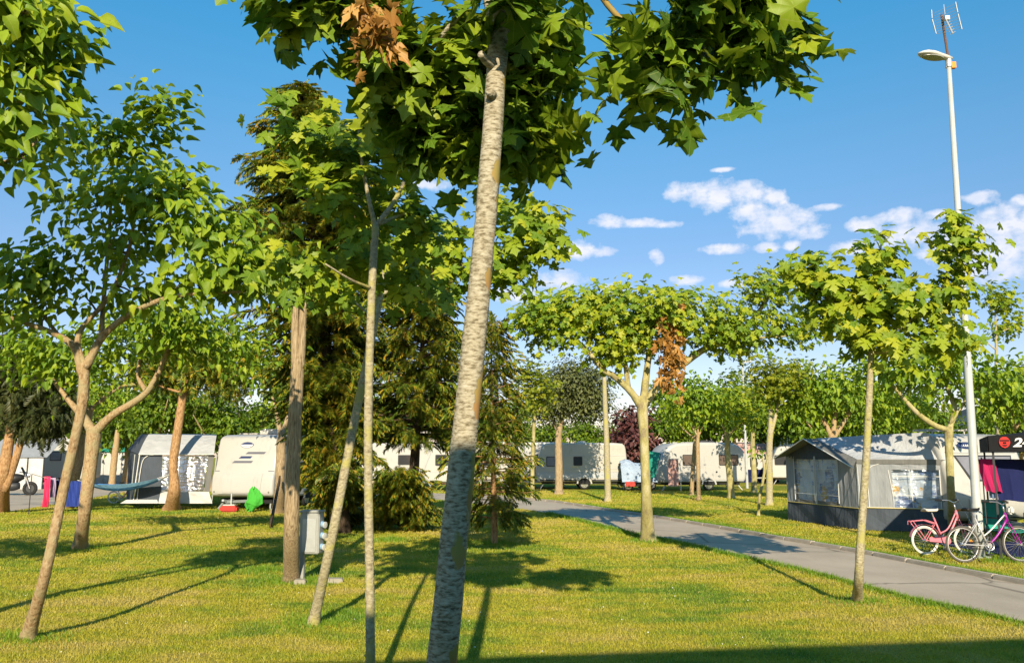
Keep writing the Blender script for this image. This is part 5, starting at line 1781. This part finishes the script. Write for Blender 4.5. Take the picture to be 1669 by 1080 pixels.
# its rail
t = thing('towel_rail', 'thin white rail on a post carrying the pale pink towel', 'rail', (b.x, 45.1, 0))
MB().tube([(-.4, 0, 1.68), (.4, 0, 1.68)], .015, 6).build('bar', M['white_plastic'], t)
MB().tube([(.38, 0, 0), (.38, 0, 1.68)], .018, 6).build('post', M['white_plastic'], t)

# trailer under a pale tarp and a green cloth between the caravans
b = P(1040, 745, 47)
t = thing('covered_boat', 'trailer load under a pale blue tarp between two caravans', 'trailer', (b.x, 47.5, 0))
rng = random.Random(9)
rows = []
for j in range(8):
    x = -.95 + 1.9 * j / 7
    hh = 1.55 + .12 * math.sin(j * 1.3)
    rows.append([(x + rng.uniform(-.03, .03), -1.0 + .2 * k if k > 0 else -1.02, .45 + (hh - .45) * math.sin(PI * min(1, k / 5) / 2) ** .6 if k <= 5 else hh - .02 * k + rng.uniform(-.03, .03)) for k in range(11)])
MB().sheet(rows).build('tarp', M['tarp'], t)
MB().box((0, 0, .3), (1.7, 1.6, .18)).build('frame', M['under'], t)
for s in (-.6, .6):
    wheel(t, (s, -.85, .28), .28, .15, (0, 1, 0))
MB().box((-.5, -1.05, .35), (.5, .1, .25)).build('tail_board', M['red'], t)
b = P(1066, 748, 45.2)
o = MB().sheet(bil((-.25, 0, -.75), (.1, 0, -.6), (.35, 0, .65), (-.3, 0, .75), 5, 6, fabric_wave(.08, 1.2, 1, 0)), .01).build('windbreak', M['teal'])
o.location = (b.x, 45.4, 1.35)
tag(o, 'small dark green cloth hanging at the front of the rounded caravan', 'cloth')
prof3 = plain_profile(5.6, 2.75, .4, .1, .4)
b = P(1005, 745, 58)
R3 = caravan('caravan', 'pale caravan roof showing above the blue tarp', (b.x, b.y, 0), -PI / 2, prof3, 2.2, 'white', 3)
side_window(R3, 1.1, 1, 2.2, 3.2, 1.35, 1.95, 'glass_grey')

# white caravans behind the conifers
for px, d, Lc, lab, wz in ((690, 47, 4.9, 'white caravan glimpsed left of the nearest trunk behind conifers', ((.6, 1.3), (2.6, 3.5))), (781, 50, 5.2, 'white caravan behind the small sparse conifer', ((1.3, 2.1), (2.9, 3.8))),
                           (560, 52, 5.4, 'white caravan glimpsed between the slim plane trunks', ((.8, 1.7), (3.2, 4.2)))):
    b = P(px, 745, d)
    pr = plain_profile(Lc, 2.62, .55, .12, .6)
    r_ = caravan('caravan', lab, (b.x, b.y + 1.1, 0), -PI / 2 + .04, pr, 2.2, 'white', 2.7)
    for y0, y1 in wz:
        side_window(r_, 1.1, 1, y0, y1, 1.30, 1.90, 'glass_dark')
    side_box(r_, 'moulding', 1.1, 1, .2, Lc - .2, .95, .99, 'grey_band', .012, .01)

# caravans far off left of the right awning
b = P(1217, 745, 62)
t = thing('tent', 'distant pavilion tent with faded red roof behind the mottled trunk', 'tent', (b.x + .6, 63, 0))
MB().sheet(bil((-1.6, -1.3, 2.0), (1.6, -1.3, 2.0), (1.3, 0, 2.75), (-1.3, 0, 2.75), 6, 3)).sheet(bil((-1.3, 0, 2.75), (1.3, 0, 2.75), (1.6, 1.3, 2.0), (-1.6, 1.3, 2.0), 6, 3)).build('roof', M['pink'], t)
MB().sheet(bil((-1.55, -1.28, .9), (1.55, -1.28, .9), (1.55, -1.28, 2.0), (-1.55, -1.28, 2.0), 12, 3, fabric_wave(.04, 4, .5, 0)), .01).build('wall_panel', M['awning_white'], t)
MB().sheet(bil((-1.55, -1.30, 0), (1.55, -1.30, 0), (1.55, -1.29, .9), (-1.55, -1.29, .9), 12, 3, fabric_wave(.04, 4, .5, 0)), .01).build('mud_wall', M['navy_cloth'], t)
MB().box((-.2, -1.33, 1.4), (.5, .02, .6)).build('window', M['glass_dark'], t)
for s in (-1, 1):
    MB().tube([(s * 1.57, -1.3, 0), (s * 1.57, -1.3, 2.0)], .025, 6).build('pole', M['steel'], t)
b = P(1252, 745, 58)
R4 = caravan('caravan', 'distant white caravan with dark window left of the grey awning', (b.x, b.y, 0), -PI / 2 - .2, plain_profile(4.6, 2.5), 2.1, 'white', 2.4)
side_window(R4, 1.05, 1, .3, 1.2, 1.25, 1.9, 'glass_dark')
side_window(R4, 1.05, 1, 2.6, 3.6, 1.25, 1.9, 'glass_dark')

# left: motorhome, white tent, teal pavilion, motorcycle
b = P(-14, 745, 52)
profm = rounded([(.3, .40), (.05, .5), (.0, .85), (.5, 1.15), (.75, 1.75), (.55, 1.95), (.6, 2.5), (1.1, 2.78)]) + [(2.5, 2.85), (4.8, 2.85)] + rounded([(5.3, 2.8), (5.55, 2.5), (5.6, 1.2), (5.58, .6), (5.4, .45)])
Rm = caravan('motorhome', 'white motorhome parked at the far left behind the trees', (b.x, b.y + 1.1, 0), -PI / 2, profm, 2.2, 'white', 3.75, cat='motorhome', tow=False, steadies=False)
for s in (-1, 1):
    wheel(Rm, (s * .98, 1.0, .33))
side_window(Rm, 1.1, 1, 3.5, 4.2, 1.55, 2.1, 'glass_grey')
side_window(Rm, 1.1, 1, .62, 1.2, 1.25, 1.7, 'glass_dark')
side_box(Rm, 'door', 1.1, 1, 1.6, 2.25, .55, 2.3, 'cream', .01, .05)
side_box(Rm, 'service_cap', 1.1, 1, 4.5, 4.6, .95, 1.1, 'under', .012, .03)
side_box(Rm, 'skirt_stripe', 1.1, 1, 1.6, 5.3, .50, .56, 'dark_trim', .01, .01)
b = P(38, 745, 48)
t = thing('tent', 'white walled awning tent with lilac-grey roof at the far left', 'tent', (b.x - .7, 48.5, 0))
MB().sheet(bil((-1.9, 0, 0), (1.6, 0, 0), (1.6, 0, 1.75), (-1.9, 0, 1.75), 12, 4, fabric_wave(.05, 3, 1, 0)), .01).build('wall_panel', M['awning_white'], t)
MB().sheet(bil((-2.0, -.1, 1.75), (1.8, -.1, 1.75), (1.6, 2.0, 2.85), (-1.9, 2.0, 2.85), 10, 4), .01).build('roof', M['awning_grey'], t)
for x in (-.4, .7, 1.6):
    MB().box((x, -.03, .88), (.05, .04, 1.74)).build('piping', M['dark_trim'], t)
b = P(188, 745, 58)
t = thing('pavilion', 'white walled pavilion with a teal canvas roof left of the awning', 'pavilion', (b.x, 59, 0))
MB().sheet(bil((-1.9, 0, 0), (1.7, 0, 0), (1.7, 0, 2.15), (-1.9, 0, 2.15), 14, 4, fabric_wave(.05, 4, 1, 0)), .01).build('wall_panel', M['awning_white'], t)
MB().sheet([[(-2.1 + 4.0 * i / 10 * (1 - .25 * j / 5) + .5 * j / 5, -.15 + .35 * j, 2.12 + 1.35 * math.sin(j / 5 * 1.3)) for i in range(11)] for j in range(6)], .012).build('roof', M['teal'], t)
for x in (-1.2, .0, 1.2):
    MB().tube([(x, -.06, 0), (x, -.06, 2.15)], .03, 6).build('pole', M['steel'], t)

g = G(22, 795)
t = thing('motorcycle', 'black touring motorcycle parked behind the shaggy conifer', 'motorcycle', (-23.2, 40.5, 0), math.radians(15))
for x in (-.75, .75):
    w_ = MB().ring((x, 0, .32), (0, 1, 0), .25, .075, 26, 8).build('wheel', M['tyre'], t, True)
    MB().disc((x, 0, .32), (0, 1, 0), .18, .05, 16).build('rim', M['dark_trim'], w_)
MB().tube([(-.6, 0, .62), (-.2, 0, .66), (.1, 0, .78), (.45, 0, .85)], [.14, .2, .24, .1], 10, 4).build('fuel_tank', M['black'], t, True)
MB().tube([(-.95, 0, .8), (-.6, 0, .78), (-.15, 0, .76)], [.1, .17, .14], 10, 4).build('seat', M['under'], t, True)
MB().tube([(-.3, 0, .4), (.0, 0, .42), (.3, 0, .45)], [.14, .22, .15], 10, 3).build('engine', M['dark_trim'], t, True)
MB().tube([(.75, .07, .32), (.5, .07, 1.0)], .03, 6).tube([(.75, -.07, .32), (.5, -.07, 1.0)], .03, 6).build('fork', M['chrome'], t)
MB().tube([(.35, -.38, 1.08), (.5, -.2, 1.05), (.5, .2, 1.05), (.35, .38, 1.08)], .02, 6, 3).build('handlebar', M['black'], t)
MB().sheet(bil((.55, -.25, .85), (.55, .25, .85), (.32, .18, 1.3), (.32, -.18, 1.3), 4, 4), .01).build('windscreen', M['black'], t)
for s in (-1, 1):
    MB().box((-.7, s * .3, .6), (.5, .2, .36)).build('pannier', M['black'], t, bevel=.05)
MB().box((-.98, 0, 1.02), (.38, .42, .3)).build('top_case', M['black'], t, bevel=.06)
MB().disc((.66, 0, .92), (1, 0, 0), .1, .08, 14, .02).build('headlight', M['chrome'], t)

# clothes line with washing, left
s0, s1 = P(112, 783, 28.6), P(52, 772, 27.0)
t = thing('clothes_line', 'white washing line tied to the grey leaning tree', 'clothes line', (s0.x, s0.y, 0))
MB().tube([s0 - t.location, (s0 + s1) / 2 - t.location - Vector((0, 0, .05)), s1 - t.location], .012, 6, 4).build('cord', M['piping'], t)
MB().tube([(s1.x - s0.x, s1.y - s0.y, 0), s1 - t.location], .015, 6).build('post', M['dark_trim'], t)
for px, w_, top, bot, m_, lab in ((77, 10, 776, 826, 'hotpink', 'hot pink towel hanging on the washing line'), (86, 9, 778, 810, 'lilac', 'pale lilac cloth hanging beside the hot pink towel'),
                                  (95, 11, 781, 821, 'navy_cloth', 'dark navy garment hanging left of the leaning mulberry trunk')):
    f = (px - 112) / (52 - 112)
    d_ = 28.6 + (27.0 - 28.6) * f - .03
    ptop, pbot = P(px, top, d_), P(px - (px < 80) * 3, bot, d_)
    ww = w_ / FPX * d_
    rows = []
    for j in range(7):
        v = j / 6
        c_ = ptop * (1 - v) + pbot * v
        rows.append([c_ + Vector((-ww / 2 + ww * k / 8, .05 * math.sin(k * 1.7 + j * .5) * (.3 + v), 0)) for k in range(9)])
    o = MB().sheet(rows, .008).build('washing', M[m_])
    tag(o, lab, 'laundry', 'washing on the line')
rows = []
pa, pb = P(119, 783, 28.75), P(118, 824, 28.75)
for j in range(7):
    v = j / 6
    c_ = pa * (1 - v) + pb * v
    rows.append([c_ + Vector((-.05 + .5 * k / 10 * (1 - .1 * v), -.35 + .05 * math.sin(k * 1.4 + j * .4), 0)) for k in range(11)])
o = MB().sheet(rows, .008).build('washing', M['blue_cloth'])
tag(o, 'blue towel hanging behind the leaning mulberry trunk', 'laundry', 'washing on the line')

# hammock
h0, h1 = P(126, 782, 29.1), P(279, 772, 28.85)
t = thing('hammock', 'striped blue hammock slung between the grey tree and the pine', 'hammock', (h0.x, h0.y, 0))
rows = []
for i in range(25):
    u = i / 24
    c_ = h0 * (1 - u) + h1 * u - t.location
    sag_ = .45 * (1 - (2 * u - 1) ** 2)
    wdt = .42 * math.sin(PI * u) ** .7 + .02
    rows.append([c_ + Vector((0, wdt * (k / 6 - .5) * 1.4, -sag_ + .22 * math.sin(PI * u) * (2 * k / 6 - 1) ** 2)) for k in range(7)])
bed = MB().sheet(rows[3:22], .008).build('bed', M['hammock_blue'], t)
st = MB().sheet([[p_ + Vector((0, -.012, .0)) for p_ in r_[:2]] for r_ in rows[3:22]], .004).build('stripe', M['hammock_pale'], bed)
cd = MB()
for k in range(7):
    cd.tube([rows[3][k], rows[0][3]], .008, 4)
cd.build('cords', M['piping'], t)
cd = MB()
for k in range(7):
    cd.tube([rows[21][k], rows[24][3]], .008, 4)
cd.build('cords', M['piping'], t)

# little pink bicycle far left is built with the other bicycles below

# ------------------------------------------------------------------ cabinet and slabs
g = G(492, 948)
t = thing('power_cabinet', 'grey electric hook-up cabinet on a post beside the furrowed pollard', 'cabinet', (g.x, g.y, 0), math.radians(-8))
MB().box((0, 0, .40), (.06, .06, .84)).build('post', M['cabinet'], t)
bx = MB().box((.13, -.02, .69), (.29, .2, .57)).build('case', M['cabinet'], t, bevel=.012)
MB().box((.13, -.125, .66), (.20, .012, .46)).build('door', M['steel'], bx, bevel=.004)
MB().box((.13, -.02, .99), (.32, .23, .03)).build('lid', M['cabinet'], bx, bevel=.008)
for k in range(3):
    s_ = MB().tube([(.275, -.02, .50 + k * .155), (.325, -.04, .49 + k * .155)], [.045, .04], 12).build('socket', M['socket_blue'], bx)
    MB().disc((.332, -.042, .49 + k * .155), (1, -.3, 0), .046, .016, 14, .006).build('cap', M['white_plastic'], s_)
for (px, py, w_), lab in zip(((489, 951, .16), (546, 949, .22)), ('short concrete slab at the cabinet foot', 'thin concrete slab right of the cabinet')):
    g = G(px, py)
    o = MB().box((0, 0, .02), (w_, .12, .09), (0.05, .03, .1)).build('concrete_slab', M['concrete'], bevel=.012)
    o.location = (g.x, g.y, 0)
    tag(o, lab, 'slab')

# ------------------------------------------------------------------ lamp post with antenna
g = G(1597, 908)
top = P(1546, 100, g.y)
t = thing('lamp_post', 'tall grey lamp post at the right with antenna mast on top', 'lamp post', (g.x, g.y, 0))
v = top - g
MB().tube([(0, 0, -.02), v * .10, v * .102, v * .5, v], [.090, .086, .078, .062, .040], 16).build('pole', M['lamp_grey'], t, True)
MB().box((0, 0, .012), (.3, .3, .03)).build('base_plate', M['steel'], t)
MB().box((0.0, -.098, .6), (.09, .02, .3)).build('hatch', M['lamp_grey'], t)
D_ = Vector((-1, -.28, .03)).normalized()
n_ = Vector((-D_.y, D_.x, 0)) * -1
up_ = Vector((0, 0, 1))
secs = [(-.06, .055, .05), (.05, .07, .07), (.20, .10, .08), (.38, .14, .09), (.52, .14, .08), (.62, .09, .05), (.68, .03, .02)]
V, Fs = [], []
for x_, w_, h_ in secs:
    c_ = v + D_ * x_ + up_ * .05
    for k in range(12):
        a = 2 * PI * k / 12
        V.append(c_ + n_ * w_ * math.cos(a) + up_ * (h_ * math.sin(a) if math.sin(a) > 0 else h_ * .45 * math.sin(a)))
for i in range(len(secs) - 1):
    for k in range(12):
        Fs.append((i * 12 + k, i * 12 + (k + 1) % 12, (i + 1) * 12 + (k + 1) % 12, (i + 1) * 12 + k))
Fs += [tuple(range(12)), tuple((len(secs) - 1) * 12 + k for k in range(12))]
hd = MB().add(V, Fs).build('lamp_head', M['white_plastic'], t, True)
ln = [v + D_ * (.36 + .24 * math.cos(a)) + n_ * .115 * math.sin(a) + up_ * (.05 - .042) for a in np.linspace(0, 2 * PI, 20, endpoint=False)]
MB().poly(ln, -.02).poly([p_ + up_ * .02 for p_ in ln], -.01).build('lens', M['lens'], hd)
MB().tube([v - up_ * .12, v + up_ * .06], [.06, .055], 12).build('collar', M['steel'], t)
m0, m1 = P(1552, 118, g.y) - g, P(1537, 22, g.y) - g
ms = MB().tube([m0 + Vector((0, .06, 0)), m1 + Vector((0, .06, 0))], .024, 8).build('antenna_mast', M['rust'], t)
MB().box(P(1553, 107, g.y) - g + Vector((0, .0, 0)), (.09, .08, .12)).build('amplifier_box', M['orange'], ms)
MB().bar(P(1541, 110, g.y) - g, P(1553, 110, g.y) - g + Vector((0, .06, 0)), .03, .03).build('clamp', M['chrome'], ms)
an = MB()
q00, q01, q10, q11 = P(1522, 22, g.y), P(1527, 56, g.y), P(1558, 6, g.y), P(1566, 46, g.y)
for k in range(9):
    f = k / 8
    an.tube([q00 * (1 - f) + q01 * f - g, q10 * (1 - f) + q11 * f - g], .004, 4)
an.build('reflector_grid', M['chrome'], t)
for pts in (((1518, 16), (1519, 31), (1526, 57)), ((1557, 3), (1561, 22), (1568, 50))):
    for (a, b) in zip(pts, pts[1:]):
        aa, bb = P(a[0], a[1], g.y - .05) - g, P(b[0], b[1], g.y - .05) - g
        MB().bar(aa * .96 + bb * .04, aa * .06 + bb * .94, .022, .012).build('dipole', M['white_plastic'], t)
MB().tube([P(1538, 8, g.y) - g, P(1540, 24, g.y) - g], .010, 6).build('rod', M['chrome'], t)
MB().box(P(1543, 30, g.y - .05) - g, (.09, .07, .08)).build('feed_box', M['white_plastic'], t)
bm_ = MB().tube([P(1541, 30, g.y - .05) - g, P(1553, 55, g.y - .5) - g], .012, 6)
for k in range(6):
    c_ = lerp(P(1543, 33, g.y - .05) - g, P(1553, 54, g.y - .45) - g, k / 5)
    bm_.tube([c_ - Vector((.05, 0, .03)), c_ + Vector((.05, 0, .03))], .005, 4)
bm_.build('boom', M['cream'], t)

# small lamp far off
b = P(1216, 745, 50)
t = thing('lamp_post', 'small distant street lamp above the mottled plane crown', 'lamp post', (b.x, 50, 0))
MB().tube([(0, 0, 0), (0, 0, 3), (0, 0, 7.2)], [.08, .07, .05], 8).build('pole', M['lamp_grey'], t)
MB().box((.28, -.05, 7.28), (.55, .2, .1), (0, -.15, .1)).build('lamp_head', M['white_plastic'], t, bevel=.03)

# ------------------------------------------------------------------ gazebo with printed valance
lg = G(1634, 912)
t = thing('gazebo', 'black pop-up gazebo with red emblem and white 24 on its valance', 'gazebo', (lg.x - .06, lg.y - .02, 0), math.radians(-26))
W3 = 3.0
zt = 2.12
for x, y in ((.0, .0), (W3, 0), (0, W3), (W3, W3)):
    l_ = MB().box((x + .03, y + .03, 1.06), (.035, .035, 2.1)).build('leg', M['dark_trim'], t)
    MB().box((x + .03, y + .03, .012), (.1, .1, .02)).build('foot', M['dark_trim'], l_)
ap = Vector((W3 / 2, W3 / 2, 2.5))
cs = [Vector((-.03, -.03, zt)), Vector((W3 + .06, -.03, zt)), Vector((W3 + .06, W3 + .06, zt)), Vector((-.03, W3 + .06, zt))]
for a, b in zip(cs, cs[1:] + cs[:1]):
    MB().sheet(bil(a, b, ap, ap, 4, 5, lambda u, v: (0, 0, -.08 * math.sin(PI * v))), .006).build('canopy', M['black_cloth'], t)
    d_ = (b - a).normalized()
    nn = Vector((d_.y, -d_.x, 0)) * .012
    MB().sheet(bil(a + nn - up_ * .27, b + nn - up_ * .27, b + nn, a + nn, 10, 2, lambda u, v: (0, .008 * math.sin(u * 20), 0)), .004).build('valance', M['black_cloth'], t)
em = MB().poly([(.215 + r_ * math.cos(a) * .085, -.062, 2.005 + r_ * math.sin(a) * .10) for a, r_ in ((0, 1), (.4, 1.02), (.8, 1.03), (1.2, 1.05), (1.57, 1.0), (1.95, 1.05), (2.35, 1.03), (2.75, 1.02), (3.14, 1), (3.6, .95), (4.1, .92), (4.71, .95), (5.3, .92), (5.85, .95))], .003)
emo = em.build('emblem', M['emblem'], t)
MB().box((.215, -.069, 2.04), (.14, .003, .022)).box((.215, -.069, 2.0), (.05, .003, .03)).poly([(.17, -.0675, 1.965), (.26, -.0675, 1.965), (.235, -.0675, 1.94), (.195, -.0675, 1.94)], .003).build('emblem_mark', M['black_cloth'], emo)
fc = bpy.data.curves.new('lettering', 'FONT')
fc.body = '24'
fc.size = .21
fc.extrude = .002
fc.offset = .006
fc.shear = .25
fc.materials.append(M['print_white'])
fo = bpy.data.objects.new('lettering', fc)
C.objects.link(fo)
fo.parent = t
fo.location = (.335, -.066, 1.935)
fo.rotation_euler = (PI / 2, 0, 0)
fo.scale = (1.25, 1, 1)
bpy.context.view_layer.update()
lm = bpy.data.meshes.new_from_object(fo.evaluated_get(bpy.context.evaluated_depsgraph_get()))
lo = bpy.data.objects.new('printed_number', lm)
C.objects.link(lo)
lo.parent, lo.location, lo.rotation_euler, lo.scale = t, fo.location, fo.rotation_euler, fo.scale
bpy.data.objects.remove(fo)

ls = thing('drying_line', 'thin clothes line strung under the black gazebo', 'clothes line', (lg.x + .02, lg.y + .42, 0), math.radians(-12))
MB().tube([(-.02, 0, 1.72), (1.5, 0, 1.70), (3.0, 0, 1.72)], .006, 5).build('cord', M['dark_trim'], ls)
for x_ in (-.02, 3.02):
    MB().tube([(x_, 0, 0), (x_, 0, 1.75)], .012, 6).build('post', M['dark_trim'], ls)


def hang(name, label, x0, x1, z1, z0, mat, x0b=None, x1b=None, y=0.0, group='washing under the gazebo', fold=.025):
    x0b = x0 if x0b is None else x0b
    x1b = x1 if x1b is None else x1b
    rows = []
    for j in range(9):
        v = j / 8
        rows.append([(x0 + (x0b - x0) * v + (x1 + (x1b - x1) * v - x0 - (x0b - x0) * v) * k / 12, y + fold * math.sin(k * 1.1 + v) * (.4 + v), z1 + (z0 - z1) * v + .015 * math.sin(k * .9) * v) for k in range(13)])
    o = MB().sheet(rows, .006).build(name, M[mat], None)
    o.location, o.rotation_euler = ls.location, ls.rotation_euler
    tag(o, label, 'laundry', group)


hang('washing', 'magenta cloth hanging at the corner of the black gazebo', -.14, .18, 1.72, 1.14, 'magenta', .02, .28, -.05)
hang('washing', 'large navy sheet hanging under the black gazebo', .16, 1.15, 1.71, .98, 'navy_cloth', .22, 1.15)
hang('washing', 'pale blue jeans leg below the magenta cloth', .07, .19, 1.70, 1.02, 'jeans', .09, .21, .04)
t = thing('camp_chair', 'dark green folding chair standing under the black gazebo', 'chair', (lg.x + .75, lg.y + 1.1, 0), math.radians(10))
MB().sheet(bil((-.28, -.25, .42), (.28, -.25, .42), (.28, .22, .40), (-.28, .22, .40), 5, 5, lambda u, v: (0, 0, -.04 * math.sin(PI * u))), .01).build('seat', M['teal'], t)
MB().sheet(bil((-.28, .22, .42), (.28, .22, .42), (.28, .38, .95), (-.28, .38, .95), 5, 5), .01).build('backrest', M['teal'], t)
for s in (-1, 1):
    MB().tube([(s * .29, -.3, 0), (s * .29, .25, .45), (s * .29, .4, .97)], .014, 6).build('leg', M['dark_trim'], t)
    MB().tube([(s * .29, .3, 0), (s * .29, -.26, .45), (s * .29, -.28, .62)], .014, 6).build('leg', M['dark_trim'], t)
    MB().box((s * .29, -.02, .64), (.05, .5, .025)).build('armrest', M['dark_trim'], t)
t = thing('ground_mat', 'dark mat on the grass under the black gazebo', 'mat', (lg.x + 1.5, lg.y + 1.6, 0), math.radians(6))
MB().box((0, 0, .03), (2.6, 2.4, .02)).build('sheet', M['navy_cloth'], t)


# ------------------------------------------------------------------ bicycles
def bicycle(label, loc, rotz, R=.305, base=.98, frame_m='bike_purple', rear_m='bike_silver', tyre='tyre_grey', rim='bike_silver', saddle_m='black', rack=False, guard=False, lean=.08, saddle_z=.88, bar_z=.98, spokes=True, basket=None, bar_m='black', fork_m=None):
    t = thing('bicycle', label, 'bicycle', loc, group='bicycles on the pitch', rot=(lean, 0, rotz))
    bb = Vector((base * .44, 0, R * .92))
    rear, front = Vector((0, 0, R)), Vector((base, 0, R))
    head_t = Vector((base * .80, 0, bar_z - .16))
    head_b = Vector((base * .835, 0, bar_z - .30))
    seat_t = Vector((base * .26, 0, saddle_z - .14))
    for c_ in (rear, front):
        w_ = MB().ring(c_, (0, 1, 0), R - .02, .019, 40, 8).build('wheel', M[tyre], t, True)
        MB().ring(c_, (0, 1, 0), R - .043, .008, 40, 6).build('rim', M[rim], w_, True)
        sp = MB()
        for k in range(24):
            a = 2 * PI * k / 24
            sp.tube([c_ + Vector((0, .02 * (1 if k % 2 else -1), 0)) + Vector((math.cos(a + .3 * (1 if k % 4 < 2 else -1)), 0, math.sin(a + .3 * (1 if k % 4 < 2 else -1)))) * .02, c_ + Vector((math.cos(a), 0, math.sin(a))) * (R - .05)], .0013, 3, caps=False)
        sp.build('spokes', M['chrome'], w_)
        MB().tube([c_ - Vector((0, .05, 0)), c_ + Vector((0, .05, 0))], .022, 10).build('hub', M['chrome'], w_)
    low = lerp(head_t, head_b, .15)
    fr = MB().tube([head_t, head_b], .022, 10)
    fr.tube([lerp(head_t, head_b, .75), lerp(bb, head_b, .5) - up_ * .02, bb], .019, 10, 4)
    fr.build('frame', M[frame_m], t, True)
    fr2 = MB().tube([low, lerp(bb, seat_t, .75) + Vector((.22, 0, -.08)), lerp(bb, seat_t, .34)], .014, 8, 5)
    fr2.tube([bb, seat_t], .016, 8)
    fr2.build('top_tube', M[rear_m], t, True)
    for s in (-1, 1):
        st = MB().tube([rear + Vector((0, s * .05, 0)), seat_t - Vector((-.02, -s * .02, .08))], .008, 6).tube([rear + Vector((0, s * .05, 0)), bb + Vector((-.02, s * .03, 0))], .009, 6)
        st.build('stay', M[rear_m], t)
        MB().tube([front + Vector((0, s * .05, 0)), lerp(front, head_b, .5) + Vector((.0, s * .05, 0)), head_b + Vector((0, s * .03, -.02))], .011, 6).build('fork_blade', M[fork_m or frame_m], t)
    sd = MB().tube([seat_t, seat_t + Vector((-.03, 0, .10))], .012, 8).build('seat_post', M['chrome'], t)
    top_ = seat_t + Vector((-.035, 0, .13))
    MB().sheet([[top_ + Vector((-.13 + .26 * i / 8, (.085 * (1 - i / 8) ** .6 + .02) * (k / 3 - 1), .03 * math.cos((k / 3 - 1) * 1.5) + (.015 if i in (0, 8) else 0))) for k in range(7)] for i in range(9)], .03).build('saddle', M[saddle_m], t, True)
    hb = MB().tube([head_t, head_t + Vector((-.02, 0, .13))], .014, 8)
    ht = head_t + Vector((-.02, 0, .14))
    hb.tube([ht + Vector((-.14, -.28, .05)), ht + Vector((0, -.16, .04)), ht, ht + Vector((0, .16, .04)), ht + Vector((-.14, .28, .05))], .011, 8, 4)
    ho = hb.build('handlebar', M['chrome'], t, True)
    for s in (-1, 1):
        MB().tube([ht + Vector((-.08, s * .235, .045)), ht + Vector((-.18, s * .31, .055))], .017, 8).build('grip', M[bar_m], ho)
        MB().tube([ht + Vector((-.02, s * .19, .04)), ht + Vector((-.06, s * .25, .015))], .007, 6).build('brake_lever', M['black'], ho)
    ck = MB().ring(bb + Vector((0, -.045, 0)), (0, 1, 0), .075, .008, 22, 5).disc(bb + Vector((0, -.045, 0)), (0, 1, 0), .045, .008, 14).build('chainring', M['chrome'], t)
    for s in (-1, 1):
        e_ = bb + Vector((s * .04, s * .07, -.15 * s if s > 0 else .10))
        e_ = bb + Vector((-.06 * s, -s * .075, -.14 * s))
        cr_ = MB().bar(bb + Vector((0, -s * .065, 0)), e_, .02, .012).build('crank', M['chrome'], t)
        MB().box(e_ + Vector((0, -s * .05, 0)), (.08, .09, .022)).build('pedal', M['black'], cr_)
    ch = MB()
    for s in (-1, 1):
        ch.tube([rear + Vector((0, -.045, s * .035)), bb + Vector((0, -.045, s * .072))], .005, 4)
    ch.build('chain', M['tyre'], t)
    if guard:
        MB().poly([bb + Vector((.10, -.058, .03)), bb + Vector((.06, -.058, .09)), bb + Vector((-.05, -.058, .095)), rear + Vector((.05, -.058, .055)), rear + Vector((.05, -.058, -.02)), bb + Vector((-.05, -.058, -.02)), bb + Vector((.05, -.058, -.05)), bb + Vector((.1, -.058, -.02))], .01).build('chain_guard', M[frame_m], t)
        for c_, a0, a1 in ((rear, .15, 2.9), (front, .3, 2.5)):
            MB().sheet([[c_ + Vector((math.cos(a) * (R + .025), .028 * s, math.sin(a) * (R + .025))) for s in (-1, 0, 1)] for a in np.linspace(a0, a1, 14)], .004).build('mudguard', M[frame_m], t)
    if rack:
        rk_ = MB()
        for s in (-1, 1):
            rk_.tube([seat_t + Vector((-.0, s * .05, -.10)), Vector((.02, s * .06, R * 2 + .10)), Vector((-.26, s * .06, R * 2 + .08)), Vector((-.26, s * .06, R * 2 + .02))], .009, 6)
            rk_.tube([rear + Vector((0, s * .06, 0)), Vector((-.22, s * .06, R * 2 + .08))], .008, 6)
        for k in range(4):
            x_ = -.24 + k * .09
            rk_.tube([(x_, -.06, R * 2 + .09), (x_, .06, R * 2 + .09)], .007, 6)
        rk_.build('rack', M[frame_m], t)
    if basket:
        MB().box(head_t + Vector((.10, 0, .04)), (.10, .13, .13), (0, .2, 0)).build('front_bag', M[basket], t, bevel=.03)
    a_ = .18
    MB().ring(rear + Vector((.13, -.02, .05)), (0, 1, 0), .018, .010, 10, 5).build('reflector', M['orange'], t)
    MB().tube([rear + Vector((.1, -.05, -.02)), rear + Vector((.16, -.16, -R + .02))], .008, 6).build('kickstand', M['black'], t)
    return t


b1 = G(1573, 917)
bicycle('silver and purple bicycle leaning on the lamp post at the right', (b1.x, b1.y, 0), math.radians(3), fork_m='bike_purple', basket='white_plastic', lean=-.06)
b2 = G(1510, 904)
bicycle('small pink bicycle with cream saddle and rear rack', (b2.x, b2.y, 0), math.radians(4), R=.26, base=.80, frame_m='bike_pink', rear_m='bike_pink', tyre='tyre_white', saddle_m='tyre_white', rack=True, guard=True, saddle_z=.80, bar_z=.95, lean=-.06)
b3 = P(180, 745, 33)
bicycle('small pink and white child bicycle behind the hammock at left', (b3.x, 33.5, 0), math.radians(-5), R=.24, base=.75, frame_m='hotpink', rear_m='white_plastic', tyre='tyre_white', saddle_m='hotpink', lean=.1, saddle_z=.6, bar_z=.8)
